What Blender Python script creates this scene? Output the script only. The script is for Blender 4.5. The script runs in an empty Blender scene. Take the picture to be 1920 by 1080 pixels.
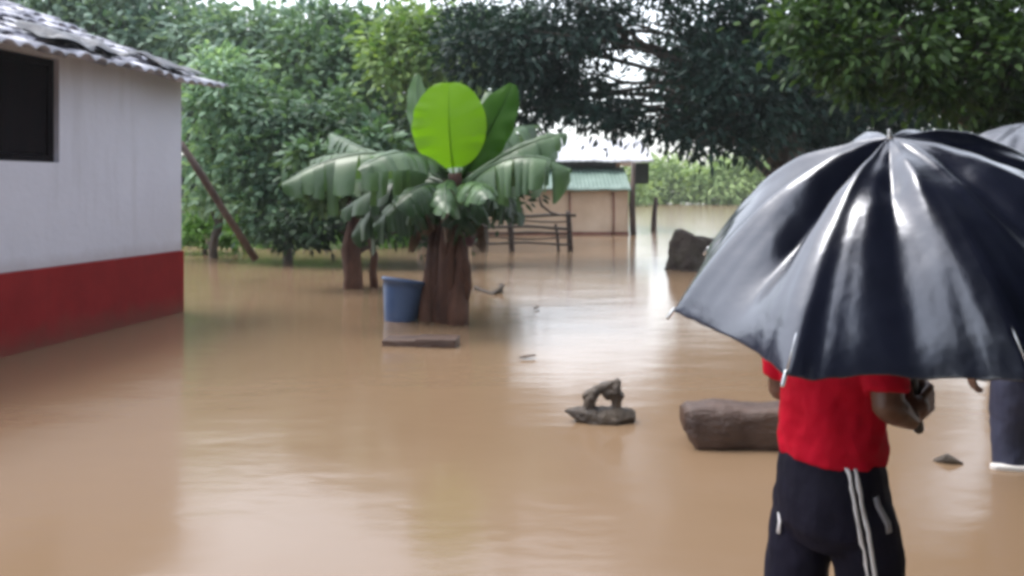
import bpy, bmesh, math, random
import numpy as np
from mathutils import Vector, Matrix, noise

random.seed(7)
RG = np.random.default_rng(7)
SC = bpy.context.scene
COL = SC.collection
F = 1600.0      # focal length in photo pixels (photo 1920 wide)
CH = 1.3        # camera height above the flood water


def at(px, py, d):
    """place in the world seen at photo pixel px,py at depth d metres"""
    return Vector(((px - 960) / F * d, d, CH - (py - 350) / F * d))


def onwater(px, py, z=0.0):
    return at(px, py, (CH - z) * F / (py - 350))


# ------------------------------------------------------------------ materials
def new_mat(name):
    m = bpy.data.materials.new(name)
    m.use_nodes = True
    nt = m.node_tree
    nt.nodes.clear()
    return m, nt


def N(nt, t, **kw):
    n = nt.nodes.new(t)
    for k, v in kw.items():
        if k in n.inputs:
            n.inputs[k].default_value = v
        else:
            setattr(n, k, v)
    return n


def c4(c):
    return (c[0], c[1], c[2], 1)


def ramp_mix(nt, fac, c1, c2, lo=0.35, hi=0.65):
    r = N(nt, 'ShaderNodeValToRGB')
    r.color_ramp.elements[0].position = lo
    r.color_ramp.elements[0].color = c4(c1)
    r.color_ramp.elements[1].position = hi
    r.color_ramp.elements[1].color = c4(c2)
    nt.links.new(fac, r.inputs['Fac'])
    return r.outputs['Color']


def noise_node(nt, scale, detail=4, rough=.55, coord='Object', stretch=None):
    tc = N(nt, 'ShaderNodeTexCoord')
    out = tc.outputs[coord]
    if stretch:
        mp = N(nt, 'ShaderNodeMapping')
        mp.inputs['Scale'].default_value = stretch
        nt.links.new(out, mp.inputs['Vector'])
        out = mp.outputs['Vector']
    n = N(nt, 'ShaderNodeTexNoise')
    n.inputs['Scale'].default_value = scale
    n.inputs['Detail'].default_value = detail
    n.inputs['Roughness'].default_value = rough
    nt.links.new(out, n.inputs['Vector'])
    return n.outputs['Fac']


def surf_mat(name, c1, c2, scale=3, rough=.7, bump=.2, bscale=None, stretch=None, spec=.5, lo=.35, hi=.65,
             bdist=.02, coat=0, ior=1.5, metallic=0, bstretch=None):
    m, nt = new_mat(name)
    out = N(nt, 'ShaderNodeOutputMaterial')
    p = N(nt, 'ShaderNodeBsdfPrincipled')
    nt.links.new(p.outputs[0], out.inputs[0])
    f = noise_node(nt, scale, 6, .6, stretch=stretch)
    nt.links.new(ramp_mix(nt, f, c1, c2, lo, hi), p.inputs['Base Color'])
    p.inputs['Roughness'].default_value = rough
    p.inputs['Specular IOR Level'].default_value = spec
    p.inputs['IOR'].default_value = ior
    p.inputs['Metallic'].default_value = metallic
    p.inputs['Coat Weight'].default_value = coat
    p.inputs['Coat Roughness'].default_value = .2
    if bump:
        b = N(nt, 'ShaderNodeBump')
        b.inputs['Strength'].default_value = bump
        b.inputs['Distance'].default_value = bdist
        f2 = noise_node(nt, bscale or scale * 6, 5, .6, stretch=bstretch or stretch)
        nt.links.new(f2, b.inputs['Height'])
        nt.links.new(b.outputs[0], p.inputs['Normal'])
    return m


def leaf_mat(name, c1, c2, trans=.3, rough=.45, scale=.9, spec=.2, tint=(1.2, 1.25, .6)):
    m, nt = new_mat(name)
    out = N(nt, 'ShaderNodeOutputMaterial')
    p = N(nt, 'ShaderNodeBsdfPrincipled')
    f = noise_node(nt, scale, 3, .6)
    g = N(nt, 'ShaderNodeNewGeometry')
    mth = N(nt, 'ShaderNodeMath', operation='MULTIPLY_ADD')
    nt.links.new(g.outputs['Random Per Island'], mth.inputs[0])
    mth.inputs[1].default_value = .45
    nt.links.new(f, mth.inputs[2])
    col = ramp_mix(nt, mth.outputs[0], c1, c2, .45, .95)
    nt.links.new(col, p.inputs['Base Color'])
    p.inputs['Roughness'].default_value = rough
    p.inputs['Specular IOR Level'].default_value = spec
    t = N(nt, 'ShaderNodeBsdfTranslucent')
    mx = N(nt, 'ShaderNodeMix', data_type='RGBA', blend_type='MULTIPLY')
    mx.inputs[0].default_value = 1
    nt.links.new(col, mx.inputs[6])
    mx.inputs[7].default_value = c4(tint)
    nt.links.new(mx.outputs[2], t.inputs['Color'])
    ms = N(nt, 'ShaderNodeMixShader')
    ms.inputs[0].default_value = trans
    nt.links.new(p.outputs[0], ms.inputs[1])
    nt.links.new(t.outputs[0], ms.inputs[2])
    nt.links.new(ms.outputs[0], out.inputs[0])
    return m


M = {}


def stained(m, mud, z0, z1, amt, streak=.25):
    """mud splashes above the water line and rain streaks, on top of a wall paint"""
    nt = m.node_tree
    p = [n for n in nt.nodes if n.type == 'BSDF_PRINCIPLED'][0]
    src = p.inputs['Base Color'].links[0].from_socket
    tc = N(nt, 'ShaderNodeTexCoord')
    sx = N(nt, 'ShaderNodeSeparateXYZ')
    nt.links.new(tc.outputs['Object'], sx.inputs[0])
    n1 = noise_node(nt, 5, 6, .7)
    add = N(nt, 'ShaderNodeMath', operation='MULTIPLY_ADD')
    nt.links.new(n1, add.inputs[0])
    add.inputs[1].default_value = -(z1 - z0) * 1.2
    nt.links.new(sx.outputs['Z'], add.inputs[2])
    mr = N(nt, 'ShaderNodeMapRange')
    mr.inputs['From Min'].default_value = z0 - .6 * (z1 - z0)
    mr.inputs['From Max'].default_value = z1 - .6 * (z1 - z0)
    mr.inputs['To Min'].default_value = amt
    mr.inputs['To Max'].default_value = 0
    nt.links.new(add.outputs[0], mr.inputs[0])
    n2 = noise_node(nt, 2.2, 5, .65, stretch=(2.5, 2.5, .25))
    st = ramp_mix(nt, n2, (0, 0, 0), (streak,) * 3, .52, .8)
    mx0 = N(nt, 'ShaderNodeMix', data_type='RGBA', blend_type='MULTIPLY')
    nt.links.new(st, mx0.inputs[0])
    nt.links.new(src, mx0.inputs[6])
    mx0.inputs[7].default_value = (.45, .42, .38, 1)
    mx = N(nt, 'ShaderNodeMix', data_type='RGBA')
    nt.links.new(mr.outputs[0], mx.inputs[0])
    nt.links.new(mx0.outputs[2], mx.inputs[6])
    mx.inputs[7].default_value = c4(mud)
    nt.links.new(mx.outputs[2], p.inputs['Base Color'])

M['wall'] = surf_mat('lime_wash', (.56, .56, .64), (.64, .64, .73), 1.6, .75, .25, 14, lo=.2, hi=.8)
M['plinth'] = surf_mat('red_oxide', (.2, .012, .014), (.27, .02, .022), 2.2, .7, .2, 18, spec=.15, lo=.3, hi=.7)
stained(M['wall'], (.25, .18, .15), .62, .76, .4, .28)
stained(M['plinth'], (.13, .07, .05), -.05, .22, .75, .6)
M['tile'] = surf_mat('wet_roof_sheet', (.07, .07, .09), (.52, .52, .6), 3.4, .3, .3, 20, lo=.35, hi=.62, spec=.8)
M['tarp'] = surf_mat('black_tarp', (.006, .008, .014), (.015, .018, .03), 6, .4, .5, 12, bdist=.03)
M['shutter'] = surf_mat('dark_shutter', (.003, .002, .004), (.008, .004, .006), 3, .8, .2, 9, stretch=(6, 6, 1), spec=.1)
M['darkwood'] = surf_mat('dark_wood', (.035, .02, .016), (.09, .055, .042), 6, .6, .6, 30, stretch=(1, 1, .3))
M['bark'] = surf_mat('tree_bark', (.03, .024, .02), (.085, .065, .05), 4, .8, .8, 16, bdist=.04, stretch=(1, 1, .3))
M['greybark'] = surf_mat('grey_bark', (.05, .045, .035), (.13, .11, .085), 4, .8, .8, 16, bdist=.04, stretch=(1, 1, .3))
M['drift'] = surf_mat('wet_driftwood', (.03, .02, .015), (.085, .062, .042), 9, .5, .9, 40, bdist=.02)
M['log'] = surf_mat('wet_log', (.035, .018, .015), (.10, .058, .042), 5, .5, .9, 26, bdist=.03, stretch=(.4, 1, 1))
M['bananastem'] = surf_mat('banana_sheath', (.03, .012, .009), (.14, .07, .048), 4, .65, .9, 14, bdist=.03, stretch=(1, 1, .35), spec=.2)
M['deadleaf'] = surf_mat('dead_leaf', (.04, .022, .014), (.12, .075, .045), 7, .8, .5, 25)
M['blue'] = surf_mat('blue_plastic', (.045, .09, .2), (.075, .13, .26), 2, .4, .1, 12)
M['metal'] = surf_mat('steel', (.55, .56, .58), (.65, .66, .68), 4, .25, 0, metallic=.9)
M['mud'] = surf_mat('mud_wall', (.60, .43, .30), (.76, .6, .46), 1.2, .8, .4, 9, lo=.3, hi=.7)
M['mudbase'] = surf_mat('mud_wall_base', (.2, .07, .05), (.33, .16, .12), 2.5, .8, .4, 9)
M['shedroof'] = surf_mat('shed_roof', (.09, .15, .125), (.19, .27, .235), 1.4, .5, .5, 10, lo=.3, hi=.7)
M['shedbox'] = surf_mat('shade_panel', (.01, .016, .014), (.03, .035, .03), 3, .7, .4, 10)  # near-black colour painting the shade below the shed roof end
M['mossy'] = surf_mat('mossy_bark', (.026, .015, .012), (.036, .028, .018), 5, .8, .9, 20, bdist=.04)
M['tinroof'] = surf_mat('pale_tin', (.3, .3, .33), (.62, .63, .67), 1.8, .4, .3, 9, lo=.3, hi=.65)
M['greywall'] = surf_mat('grey_boards', (.09, .09, .10), (.16, .16, .17), 2, .7, .4, 10)
M['ground'] = surf_mat('earth', (.09, .07, .04), (.06, .1, .03), .5, .9, .6, 6, bdist=.05)
M['skin'] = surf_mat('brown_skin', (.085, .038, .022), (.11, .05, .03), 8, .45, .1, 60, bdist=.002)
M['hair'] = surf_mat('black_hair', (.006, .005, .005), (.015, .012, .01), 20, .5, .7, 60, bdist=.006, stretch=(3, 3, 1))
M['eye'] = surf_mat('eye_white', (.6, .58, .55), (.65, .62, .6), 5, .2, 0)
M['pupil'] = surf_mat('eye_iris', (.01, .006, .004), (.02, .01, .006), 5, .15, 0)
M['red'] = surf_mat('red_cotton', (.36, .003, .015), (.45, .005, .024), 5, .85, .45, 9, bdist=.02, stretch=(1, 1, .5), spec=.1)
M['trouser'] = surf_mat('black_polyester', (.004, .004, .010), (.010, .009, .021), 7, .8, .5, 10, bdist=.02, stretch=(1, 1, .4), spec=.15)
M['navy'] = surf_mat('navy_cotton', (.012, .014, .035), (.035, .038, .075), 5, .7, .6, 11, bdist=.02, stretch=(1, 1, .3))
M['greycloth'] = surf_mat('grey_cotton', (.13, .14, .17), (.2, .21, .25), 5, .7, .6, 11, bdist=.02)
M['white'] = surf_mat('white_tape', (.62, .62, .66), (.72, .72, .75), 8, .5, 0)
M['foam'] = surf_mat('white_rubber', (.6, .58, .56), (.75, .72, .7), 8, .5, .2)
M['greymark'] = surf_mat('grey_print', (.22, .22, .25), (.3, .3, .34), 8, .5, 0)
M['handle'] = surf_mat('black_handle', (.01, .01, .01), (.02, .02, .02), 8, .3, 0)


def umbrella_mat(name, c1, c2, rough):
    m, nt = new_mat(name)
    out = N(nt, 'ShaderNodeOutputMaterial')
    p = N(nt, 'ShaderNodeBsdfPrincipled')
    nt.links.new(p.outputs[0], out.inputs[0])
    f = noise_node(nt, 3.5, 4, .6)
    nt.links.new(ramp_mix(nt, f, c1, c2, .35, .65), p.inputs['Base Color'])
    p.inputs['Roughness'].default_value = rough
    p.inputs['IOR'].default_value = 1.75
    p.inputs['Specular Tint'].default_value = (.86, .9, 1, 1)
    p.inputs['Coat Weight'].default_value = .6
    p.inputs['Coat Roughness'].default_value = .1
    b = N(nt, 'ShaderNodeBump')
    b.inputs['Strength'].default_value = .5
    b.inputs['Distance'].default_value = .012
    nt.links.new(noise_node(nt, 9, 3, .5), b.inputs['Height'])
    nt.links.new(b.outputs[0], p.inputs['Normal'])
    return m


M['nylon'] = umbrella_mat('black_nylon', (.003, .004, .010), (.008, .010, .022), .25)
M['greynylon'] = umbrella_mat('slate_nylon', (.010, .012, .02), (.022, .022, .036), .4)

LM = {
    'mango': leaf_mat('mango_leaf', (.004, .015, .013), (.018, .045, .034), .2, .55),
    'near': leaf_mat('near_leaf', (.010, .032, .010), (.06, .115, .032), .28, .5, .7),
    'mid': leaf_mat('mid_leaf', (.032, .075, .046), (.14, .23, .135), .3, .5, .6),
    'pale': leaf_mat('pale_leaf', (.10, .19, .12), (.32, .46, .32), .35, .5, .5),
    'yellow': leaf_mat('yellow_leaf', (.065, .14, .04), (.24, .34, .12), .35, .5, .6),
    'grey': leaf_mat('grey_green_leaf', (.06, .12, .09), (.23, .33, .26), .3, .5, .5),
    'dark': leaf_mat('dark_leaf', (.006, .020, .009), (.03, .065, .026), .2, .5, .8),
    'lime': leaf_mat('grass_leaf', (.04, .11, .015), (.12, .25, .04), .3, .55, 1.2),
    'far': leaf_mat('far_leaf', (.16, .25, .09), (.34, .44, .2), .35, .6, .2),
    'banana': leaf_mat('banana_leaf', (.035, .085, .03), (.09, .17, .07), .35, .36, 1.5, .7),
    'banana2': leaf_mat('banana_deep_green_leaf', (.02, .07, .005), (.035, .10, .008), .35, .6, 1.5, .1),  # deep green of the broad leaf right of the young one
    'bananadark': leaf_mat('banana_dark_leaf', (.008, .03, .006), (.02, .06, .010), .25, .4, 1.5, .5),  # darker green used on the lower leaves
    'young': leaf_mat('banana_young_leaf', (.15, .33, .006), (.20, .40, .010), .55, .5, 1.0, .3),
}

# ------------------------------------------------------------------ object helpers


def link(o, parent=None):
    COL.objects.link(o)
    if parent is not None:
        o.parent = parent
    return o


def thing(name, label, cat, loc=(0, 0, 0), rz=0, group=None):
    o = bpy.data.objects.new(name, None)
    o.empty_display_size = .1
    o.location = loc
    o.rotation_euler = (0, 0, rz)
    tag(o, label, cat, group)
    return link(o)


def tag(o, label=None, cat=None, group=None, kind=None):
    if label:
        o['label'] = label
    if cat:
        o['category'] = cat
    if group:
        o['group'] = group
    if kind:
        o['kind'] = kind
    return o


def mesh_obj(name, verts, faces, mat, parent=None, smooth=True, origin=None):
    """verts in world space; object origin set to `origin` or parent's location (parent unrotated)"""
    me = bpy.data.meshes.new(name)
    o = bpy.data.objects.new(name, me)
    off = Vector(parent.location) if parent is not None and parent.type == 'EMPTY' else Vector(origin or (0, 0, 0))
    me.from_pydata([tuple(Vector(v) - off) for v in verts], [], faces)
    if smooth:
        me.polygons.foreach_set('use_smooth', [True] * len(me.polygons))
    me.materials.append(mat)
    me.update()
    if parent is None and origin is not None:
        o.location = origin
    return link(o, parent)


class MB:
    """collects verts/faces in world space"""

    def __init__(s):
        s.v = []
        s.f = []

    def add(s, v, f):
        b = len(s.v)
        s.v += [Vector(x) for x in v]
        s.f += [tuple(i + b for i in q) for q in f]

    def rings(s, rings, cap=True, closed=True):
        n = len(rings[0])
        v = [p for r in rings for p in r]
        f = []
        for i in range(len(rings) - 1):
            for j in range(n if closed else n - 1):
                k = (j + 1) % n
                f.append((i * n + j, i * n + k, (i + 1) * n + k, (i + 1) * n + j))
        if cap:
            f.append(tuple(reversed(range(n))))
            f.append(tuple((len(rings) - 1) * n + j for j in range(n)))
        s.add(v, f)

    def tube(s, pts, rad, n=8, cap=True, jit=0.0, balls=False):
        pts = [Vector(p) for p in pts]
        if not isinstance(rad, (list, tuple)):
            rad = [rad] * len(pts)
        rr = []
        up = None
        L = len(pts)
        if balls:  # rounded ends
            d0 = (pts[0] - pts[1]).normalized()
            d1 = (pts[-1] - pts[-2]).normalized()
            np_, nr = [], []
            for a in (80, 55, 28):
                np_.append(pts[0] + d0 * rad[0] * math.sin(math.radians(a)))
                nr.append(rad[0] * math.cos(math.radians(a)))
            np_ += pts
            nr += list(rad)
            for a in (28, 55, 80):
                np_.append(pts[-1] + d1 * rad[-1] * math.sin(math.radians(a)))
                nr.append(rad[-1] * math.cos(math.radians(a)))
            pts, rad = np_, nr
            L = len(pts)
        for i, p in enumerate(pts):
            t = (pts[min(i + 1, L - 1)] - pts[max(i - 1, 0)])
            if t.length < 1e-9:
                t = Vector((0, 0, 1))
            t.normalize()
            if up is None:
                up = Vector((0, 0, 1)) if abs(t.z) < .9 else Vector((1, 0, 0))
            a = t.cross(up).normalized()
            b = t.cross(a).normalized()
            up = a.cross(t) * 1.0
            up = -b
            ring = []
            for j in range(n):
                an = 2 * math.pi * j / n
                r = rad[i] * (1 + (jit * (noise.noise(p * 3 + Vector((math.cos(an), math.sin(an), 0)) * 1.3)) if jit else 0))
                ring.append(p + a * (r * math.cos(an)) + b * (r * math.sin(an)))
            rr.append(ring)
        s.rings(rr, cap)

    def box(s, c, sx, sy, sz, rz=0, rot=None):
        R = rot or Matrix.Rotation(rz, 3, 'Z')
        v = [Vector(c) + R @ Vector((x * sx / 2, y * sy / 2, z * sz / 2)) for z in (-1, 1) for y in (-1, 1) for x in (-1, 1)]
        s.add(v, [(0, 2, 3, 1), (4, 5, 7, 6), (0, 1, 5, 4), (2, 6, 7, 3), (0, 4, 6, 2), (1, 3, 7, 5)])

    def bar(s, p, q, w, h):
        p, q = Vector(p), Vector(q)
        t = (q - p).normalized()
        up = Vector((0, 0, 1)) if abs(t.z) < .9 else Vector((1, 0, 0))
        a = t.cross(up).normalized()
        b = a.cross(t).normalized()
        s.rings([[c + a * w / 2 * x + b * h / 2 * y for x, y in ((-1, -1), (1, -1), (1, 1), (-1, 1))] for c in (p, q)])

    def ellipsoid(s, c, r, R=None, nu=14, nv=10):
        R = R or Matrix.Identity(3)
        rings = []
        for i in range(1, nv):
            a = math.pi * i / nv
            rings.append([Vector(c) + R @ Vector((r[0] * math.sin(a) * math.cos(2 * math.pi * j / nu),
                                                  r[1] * math.sin(a) * math.sin(2 * math.pi * j / nu),
                                                  -r[2] * math.cos(a))) for j in range(nu)])
        s.rings(rings)

    def build(s, name, mat, parent=None, smooth=True, origin=None, bevel=0, remesh=0, relax=0, sub=0):
        o = mesh_obj(name, s.v, s.f, mat, parent, smooth, origin)
        bm = bmesh.new()
        bm.from_mesh(o.data)
        bmesh.ops.recalc_face_normals(bm, faces=bm.faces)
        bm.to_mesh(o.data)
        bm.free()
        if remesh:
            m = o.modifiers.new('r', 'REMESH')
            m.mode = 'VOXEL'
            m.voxel_size = remesh
            m.use_smooth_shade = True
            if relax:
                k = o.modifiers.new('s', 'SMOOTH')
                k.iterations = relax
                k.factor = .5
        if bevel:
            m = o.modifiers.new('b', 'BEVEL')
            m.width = bevel
            m.segments = 2
            m.limit_method = 'ANGLE'
        return o


def disp(o, strength, size, seed=0):
    t = bpy.data.textures.new('wrinkle', 'CLOUDS')
    t.noise_scale = size
    t.noise_depth = 2
    m = o.modifiers.new('d', 'DISPLACE')
    m.texture = t
    m.strength = strength
    m.mid_level = .5
    return m


# ------------------------------------------------------------------ camera, world, sun
cam = bpy.data.cameras.new('camera')
cam.sensor_width = 36
cam.lens = F / 1920 * 36
cam.shift_y = -190 / 1920
cam.clip_end = 2000
cam.clip_start = .05
co = bpy.data.objects.new('camera', cam)
co.location = (0, 0, CH)
co.rotation_euler = (math.radians(90), 0, 0)
link(co)
SC.camera = co

w = bpy.data.worlds.new('World')
SC.world = w
w.use_nodes = True
nt = w.node_tree
nt.nodes.clear()
SUN_EL, SUN_ROT = math.radians(66), math.radians(-68)
sky = N(nt, 'ShaderNodeTexSky')
sky.sky_type = 'NISHITA'
sky.sun_disc = False
sky.sun_elevation = SUN_EL
sky.sun_rotation = SUN_ROT
sky.air_density = 1.0
sky.dust_density = 2.5
sky.ozone_density = 1.0
hs = N(nt, 'ShaderNodeHueSaturation')
hs.inputs['Saturation'].default_value = .35
nt.links.new(sky.outputs[0], hs.inputs['Color'])
bg = N(nt, 'ShaderNodeBackground')
bg.inputs['Strength'].default_value = .15
nt.links.new(hs.outputs[0], bg.inputs[0])
wo = N(nt, 'ShaderNodeOutputWorld')
nt.links.new(bg.outputs[0], wo.inputs[0])

sl = bpy.data.lights.new('sun', 'SUN')
sl.energy = 0.6
sl.angle = math.radians(25)
sl.color = (1, .97, .92)
so = bpy.data.objects.new('sun', sl)
# direction towards the sun: sky rotation is measured from +Y towards +X
sd = Vector((math.sin(SUN_ROT) * math.cos(SUN_EL), math.cos(SUN_ROT) * math.cos(SUN_EL), math.sin(SUN_EL)))
so.rotation_euler = sd.to_track_quat('Z', 'Y').to_euler()
so.location = (0, 0, 30)
link(so)

SC.view_settings.view_transform = 'Standard'
SC.view_settings.look = 'None'
SC.view_settings.exposure = 1.88
SC.view_settings.gamma = 1
SC.cycles.max_bounces = 6
SC.cycles.transparent_max_bounces = 8
SC.cycles.volume_bounces = 0
SC.cycles.sample_clamp_indirect = 6
SC.cycles.filter_width = 3.7

# ------------------------------------------------------------------ ground and water


def ground_z(x, y):
    z = -.34 + .08 * noise.noise(Vector((x * .3, y * .3, 0)))
    # bank behind the left bushes, land beyond the flood
    def sm(a, b, v):
        t = min(1, max(0, (v - a) / (b - a)))
        return t * t * (3 - 2 * t)
    left = sm(-.5, -4.0, x) * sm(15.0, 19.0, y + .25 * x)
    z += left * (.85 + .3 * noise.noise(Vector((x * .5, y * .5, 3))))
    z += sm(72, 86, y) * 1.3
    z += sm(9, 16, x) * sm(8, 14, y) * .8 * (1 - sm(17, 24, y))
    z += sm(4.4, 5.2, x) * sm(0, 3, 20 - y) * 0
    return z


xs = sorted(set([round(v, 3) for v in list(np.linspace(-16, 16, 65)) + list(np.linspace(-900, -16, 14)) + list(np.linspace(16, 900, 14))]))
ys = sorted(set([round(v, 3) for v in list(np.linspace(-6, 34, 81)) + list(np.linspace(34, 100, 34)) + list(np.linspace(100, 900, 12)) + [-60., -20.]]))
gv = [(x, y, ground_z(x, y)) for y in ys for x in xs]
nx = len(xs)
gf = [(j * nx + i, j * nx + i + 1, (j + 1) * nx + i + 1, (j + 1) * nx + i) for j in range(len(ys) - 1) for i in range(nx - 1)]
g = mesh_obj('ground', gv, gf, M['ground'])
tag(g, 'earth and grassy banks around the flooded yard', 'ground', kind='structure')

m, nt = new_mat('muddy_water')
out = N(nt, 'ShaderNodeOutputMaterial')
p = N(nt, 'ShaderNodeBsdfPrincipled')
nt.links.new(p.outputs[0], out.inputs[0])
f = noise_node(nt, .35, 5, .55, stretch=(1, .7, 1))
nt.links.new(ramp_mix(nt, f, (.172, .113, .068), (.205, .137, .086), .3, .7), p.inputs['Base Color'])
p.inputs['Roughness'].default_value = .15
p.inputs['IOR'].default_value = 1.42
b1 = N(nt, 'ShaderNodeBump')
b1.inputs['Strength'].default_value = .5
b1.inputs['Distance'].default_value = .017
nt.links.new(noise_node(nt, 1.3, 3, .5, stretch=(.7, 1.3, 1)), b1.inputs['Height'])
b2 = N(nt, 'ShaderNodeBump')
b2.inputs['Strength'].default_value = .35
b2.inputs['Distance'].default_value = .0026
nt.links.new(noise_node(nt, 11, 4, .6, stretch=(.8, 1.4, 1)), b2.inputs['Height'])
nt.links.new(b1.outputs[0], b2.inputs['Normal'])
nt.links.new(b2.outputs[0], p.inputs['Normal'])
M['water'] = m
wt = mesh_obj('water', [(-880, -50, 0), (880, -50, 0), (880, 880, 0), (-880, 880, 0)], [(0, 1, 2, 3)], m)
tag(wt, 'smooth brown muddy flood water covering the yard', 'flood water', kind='structure')

# ------------------------------------------------------------------ leaves


def leaf_cloud(name, C, Nn, D, length, width, mat, parent, fold=.25, droop=.25):
    """C centres, Nn normals, D directions (n,3); six-point folded leaves"""
    n = len(C)
    D = D / np.linalg.norm(D, axis=1, keepdims=True)
    S = np.cross(D, Nn)
    S /= np.linalg.norm(S, axis=1, keepdims=True) + 1e-9
    U = np.cross(S, D)
    L = (length * RG.uniform(.65, 1.25, n))[:, None]
    W = (width * RG.uniform(.7, 1.2, n))[:, None] * .5
    P = np.empty((n, 6, 3))
    P[:, 0] = C - D * L * .5
    P[:, 1] = C - D * L * .2 + S * W + U * W * fold
    P[:, 2] = C - D * L * .2 - S * W + U * W * fold
    P[:, 3] = C + D * L * .2 + S * W * .8 + U * W * fold - U * L * droop * .15
    P[:, 4] = C + D * L * .2 - S * W * .8 + U * W * fold - U * L * droop * .15
    P[:, 5] = C + D * L * .5 - U * L * droop * .5
    off = np.array(parent.location) if parent is not None else np.zeros(3)
    P = P.reshape(-1, 3) - off
    base = (np.arange(n) * 6)[:, None]
    loops = np.concatenate([base + np.array([[0, 1, 2]]), base + np.array([[1, 3, 4, 2]]), base + np.array([[3, 5, 4]])], 1).reshape(-1)
    st = (np.arange(n) * 10)[:, None] + np.array([[0, 3, 7]])
    tot = np.tile([3, 4, 3], n)
    me = bpy.data.meshes.new(name)
    me.vertices.add(n * 6)
    me.vertices.foreach_set('co', P.astype(np.float32).ravel())
    me.loops.add(len(loops))
    me.loops.foreach_set('vertex_index', loops.astype(np.int32))
    me.polygons.add(n * 3)
    me.polygons.foreach_set('loop_start', st.ravel().astype(np.int32))
    me.polygons.foreach_set('loop_total', tot.astype(np.int32))
    me.polygons.foreach_set('use_smooth', np.ones(n * 3, bool))
    me.materials.append(mat)
    me.update(calc_edges=True)
    o = bpy.data.objects.new(name, me)
    return link(o, parent)


def crown_pts(lobes, dens, per, cr, flat=.7, inner=.55):
    """lobes: (centre, (rx,ry,rz)); returns centres, normals, directions"""
    Cs, Ns, Ds = [], [], []
    for c, r in lobes:
        r = np.array(r)
        area = 4 * math.pi * ((r[0] * r[1] + r[1] * r[2] + r[0] * r[2]) / 3)
        k = max(3, int(area * dens))
        d = RG.normal(size=(k, 3))
        d /= np.linalg.norm(d, axis=1, keepdims=True)
        rad = RG.uniform(inner, 1.08, k)[:, None]
        cc = np.array(c) + d * r * rad
        size = cr * RG.uniform(.6, 1.35, k)
        for i in range(k):
            m_ = int(per * RG.uniform(.5, 1.4))
            o = RG.normal(size=(m_, 3)) * size[i] * np.array([1, 1, flat]) * .55
            nrm = d[i] * .5 + np.array([0, 0, .8]) + RG.normal(size=(m_, 3)) * .45
            dr = o / (np.linalg.norm(o, axis=1, keepdims=True) + 1e-6) + d[i] * .6 + np.array([0, 0, -.35]) + RG.normal(size=(m_, 3)) * .35
            Cs.append(cc[i] + o)
            Ns.append(nrm)
            Ds.append(dr)
    return np.concatenate(Cs), np.concatenate(Ns), np.concatenate(Ds)


def px_lobes(L, sq=.8):
    out = []
    for px, py, d, r in L:
        c = at(px, py, d)
        out.append((tuple(c), (r, r * .9, r * sq)))
    return out


def tree(name, label, cat, base, lobes, leaf, lsize, dens, per, cr, bark='bark', tr=.12, group=None, trunk_top=None, flat=.7, lw=.42,
         bend=.3, inner=.55, limb=1.0):
    base = Vector(base)
    t = thing(name, label, cat, base, 0, group)
    C, Nn, D = crown_pts(lobes, dens, per, cr, flat, inner)
    keep = C[:, 2] > .03
    leaf_cloud('crown', C[keep], Nn[keep], D[keep], lsize, lsize * lw, LM[leaf], t)
    mb = MB()
    cx = sum((Vector(l[0]) for l in lobes), Vector()) / len(lobes)
    top = Vector(trunk_top) if trunk_top else Vector((base.x * .6 + cx.x * .4, base.y * .6 + cx.y * .4, max(.4, cx.z * .55)))
    b0 = Vector((base.x, base.y, ground_z(base.x, base.y) - .1))
    pts, rad = [], []
    for i in range(9):
        s = i / 8
        q = b0.lerp(top, s) + Vector((noise.noise(Vector((s * 3, base.x, 0))), noise.noise(Vector((s * 3, base.y, 5))), 0)) * bend * s
        pts.append(q)
        rad.append(tr * (1.5 - s * .75 if i else 1.9))
    mb.tube(pts, rad, 12, jit=.35)
    fork = pts[-1]
    for l in lobes:
        c = Vector(l[0])
        s0 = pts[random.randint(5, 8)]
        mid = s0.lerp(c, .5) + Vector((random.uniform(-.2, .2), random.uniform(-.2, .2), .12 * (c - s0).length))
        mb.tube([s0, s0.lerp(mid, .5), mid, mid.lerp(c, .5), c], [tr * .55 * limb, tr * .45 * limb, tr * .35 * limb, tr * .22 * limb, tr * .1 * limb], 7, jit=.2)
        for k in range(5):
            e = c + Vector([random.uniform(-.8, .8) * l[1][j] for j in range(3)])
            st = mid.lerp(c, random.random())
            mb.tube([st, st.lerp(e, .5) + Vector((0, 0, .05)), e], [tr * .16, tr * .1, tr * .03], 5)
    mb.build('trunk', M[bark], t)
    return t


BG = 'trees and bushes around the flooded yard'
# big dark mango tree right of centre
mango = px_lobes([(1158, 35, 14.2, .45), (1275, 130, 14.4, .32), (1170, 215, 14.3, .3), (935, 110, 14.5, 1.0), (905, 60, 15.5, .9), (1000, 70, 14, .95), (1060, 160, 14.6, .85), (1080, 40, 14, .95),
                  (1000, 190, 15.2, .8), (1130, 200, 14.2, .7),
                  (1325, 60, 14, .8), (1300, 215, 14.3, .65), (1372, 150, 13.5, .9), (1400, 40, 14.5, 1.1),
                  (1440, 190, 14, 1.0), (1330, 245, 13.6, .5), (1230, 232, 13.8, .5), (1510, 100, 14.5, 1.3), (1560, 230, 15, 1.0), (1270, -70, 14.5, 1.1),
                  (1400, -120, 15, 1.3), (1600, 20, 15.5, 1.5), (1700, 200, 15.5, 1.3), (1400, 255, 14.2, .5)])
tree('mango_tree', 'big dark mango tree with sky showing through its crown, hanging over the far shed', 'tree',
     (at(1500, 350, 14.6).x, 14.6, 0), mango, 'mango', .17, 5.6, 36, .42, tr=.26, group=BG, trunk_top=tuple(at(1490, 200, 14.6)), lw=.34, inner=.3, limb=.5)
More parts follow.
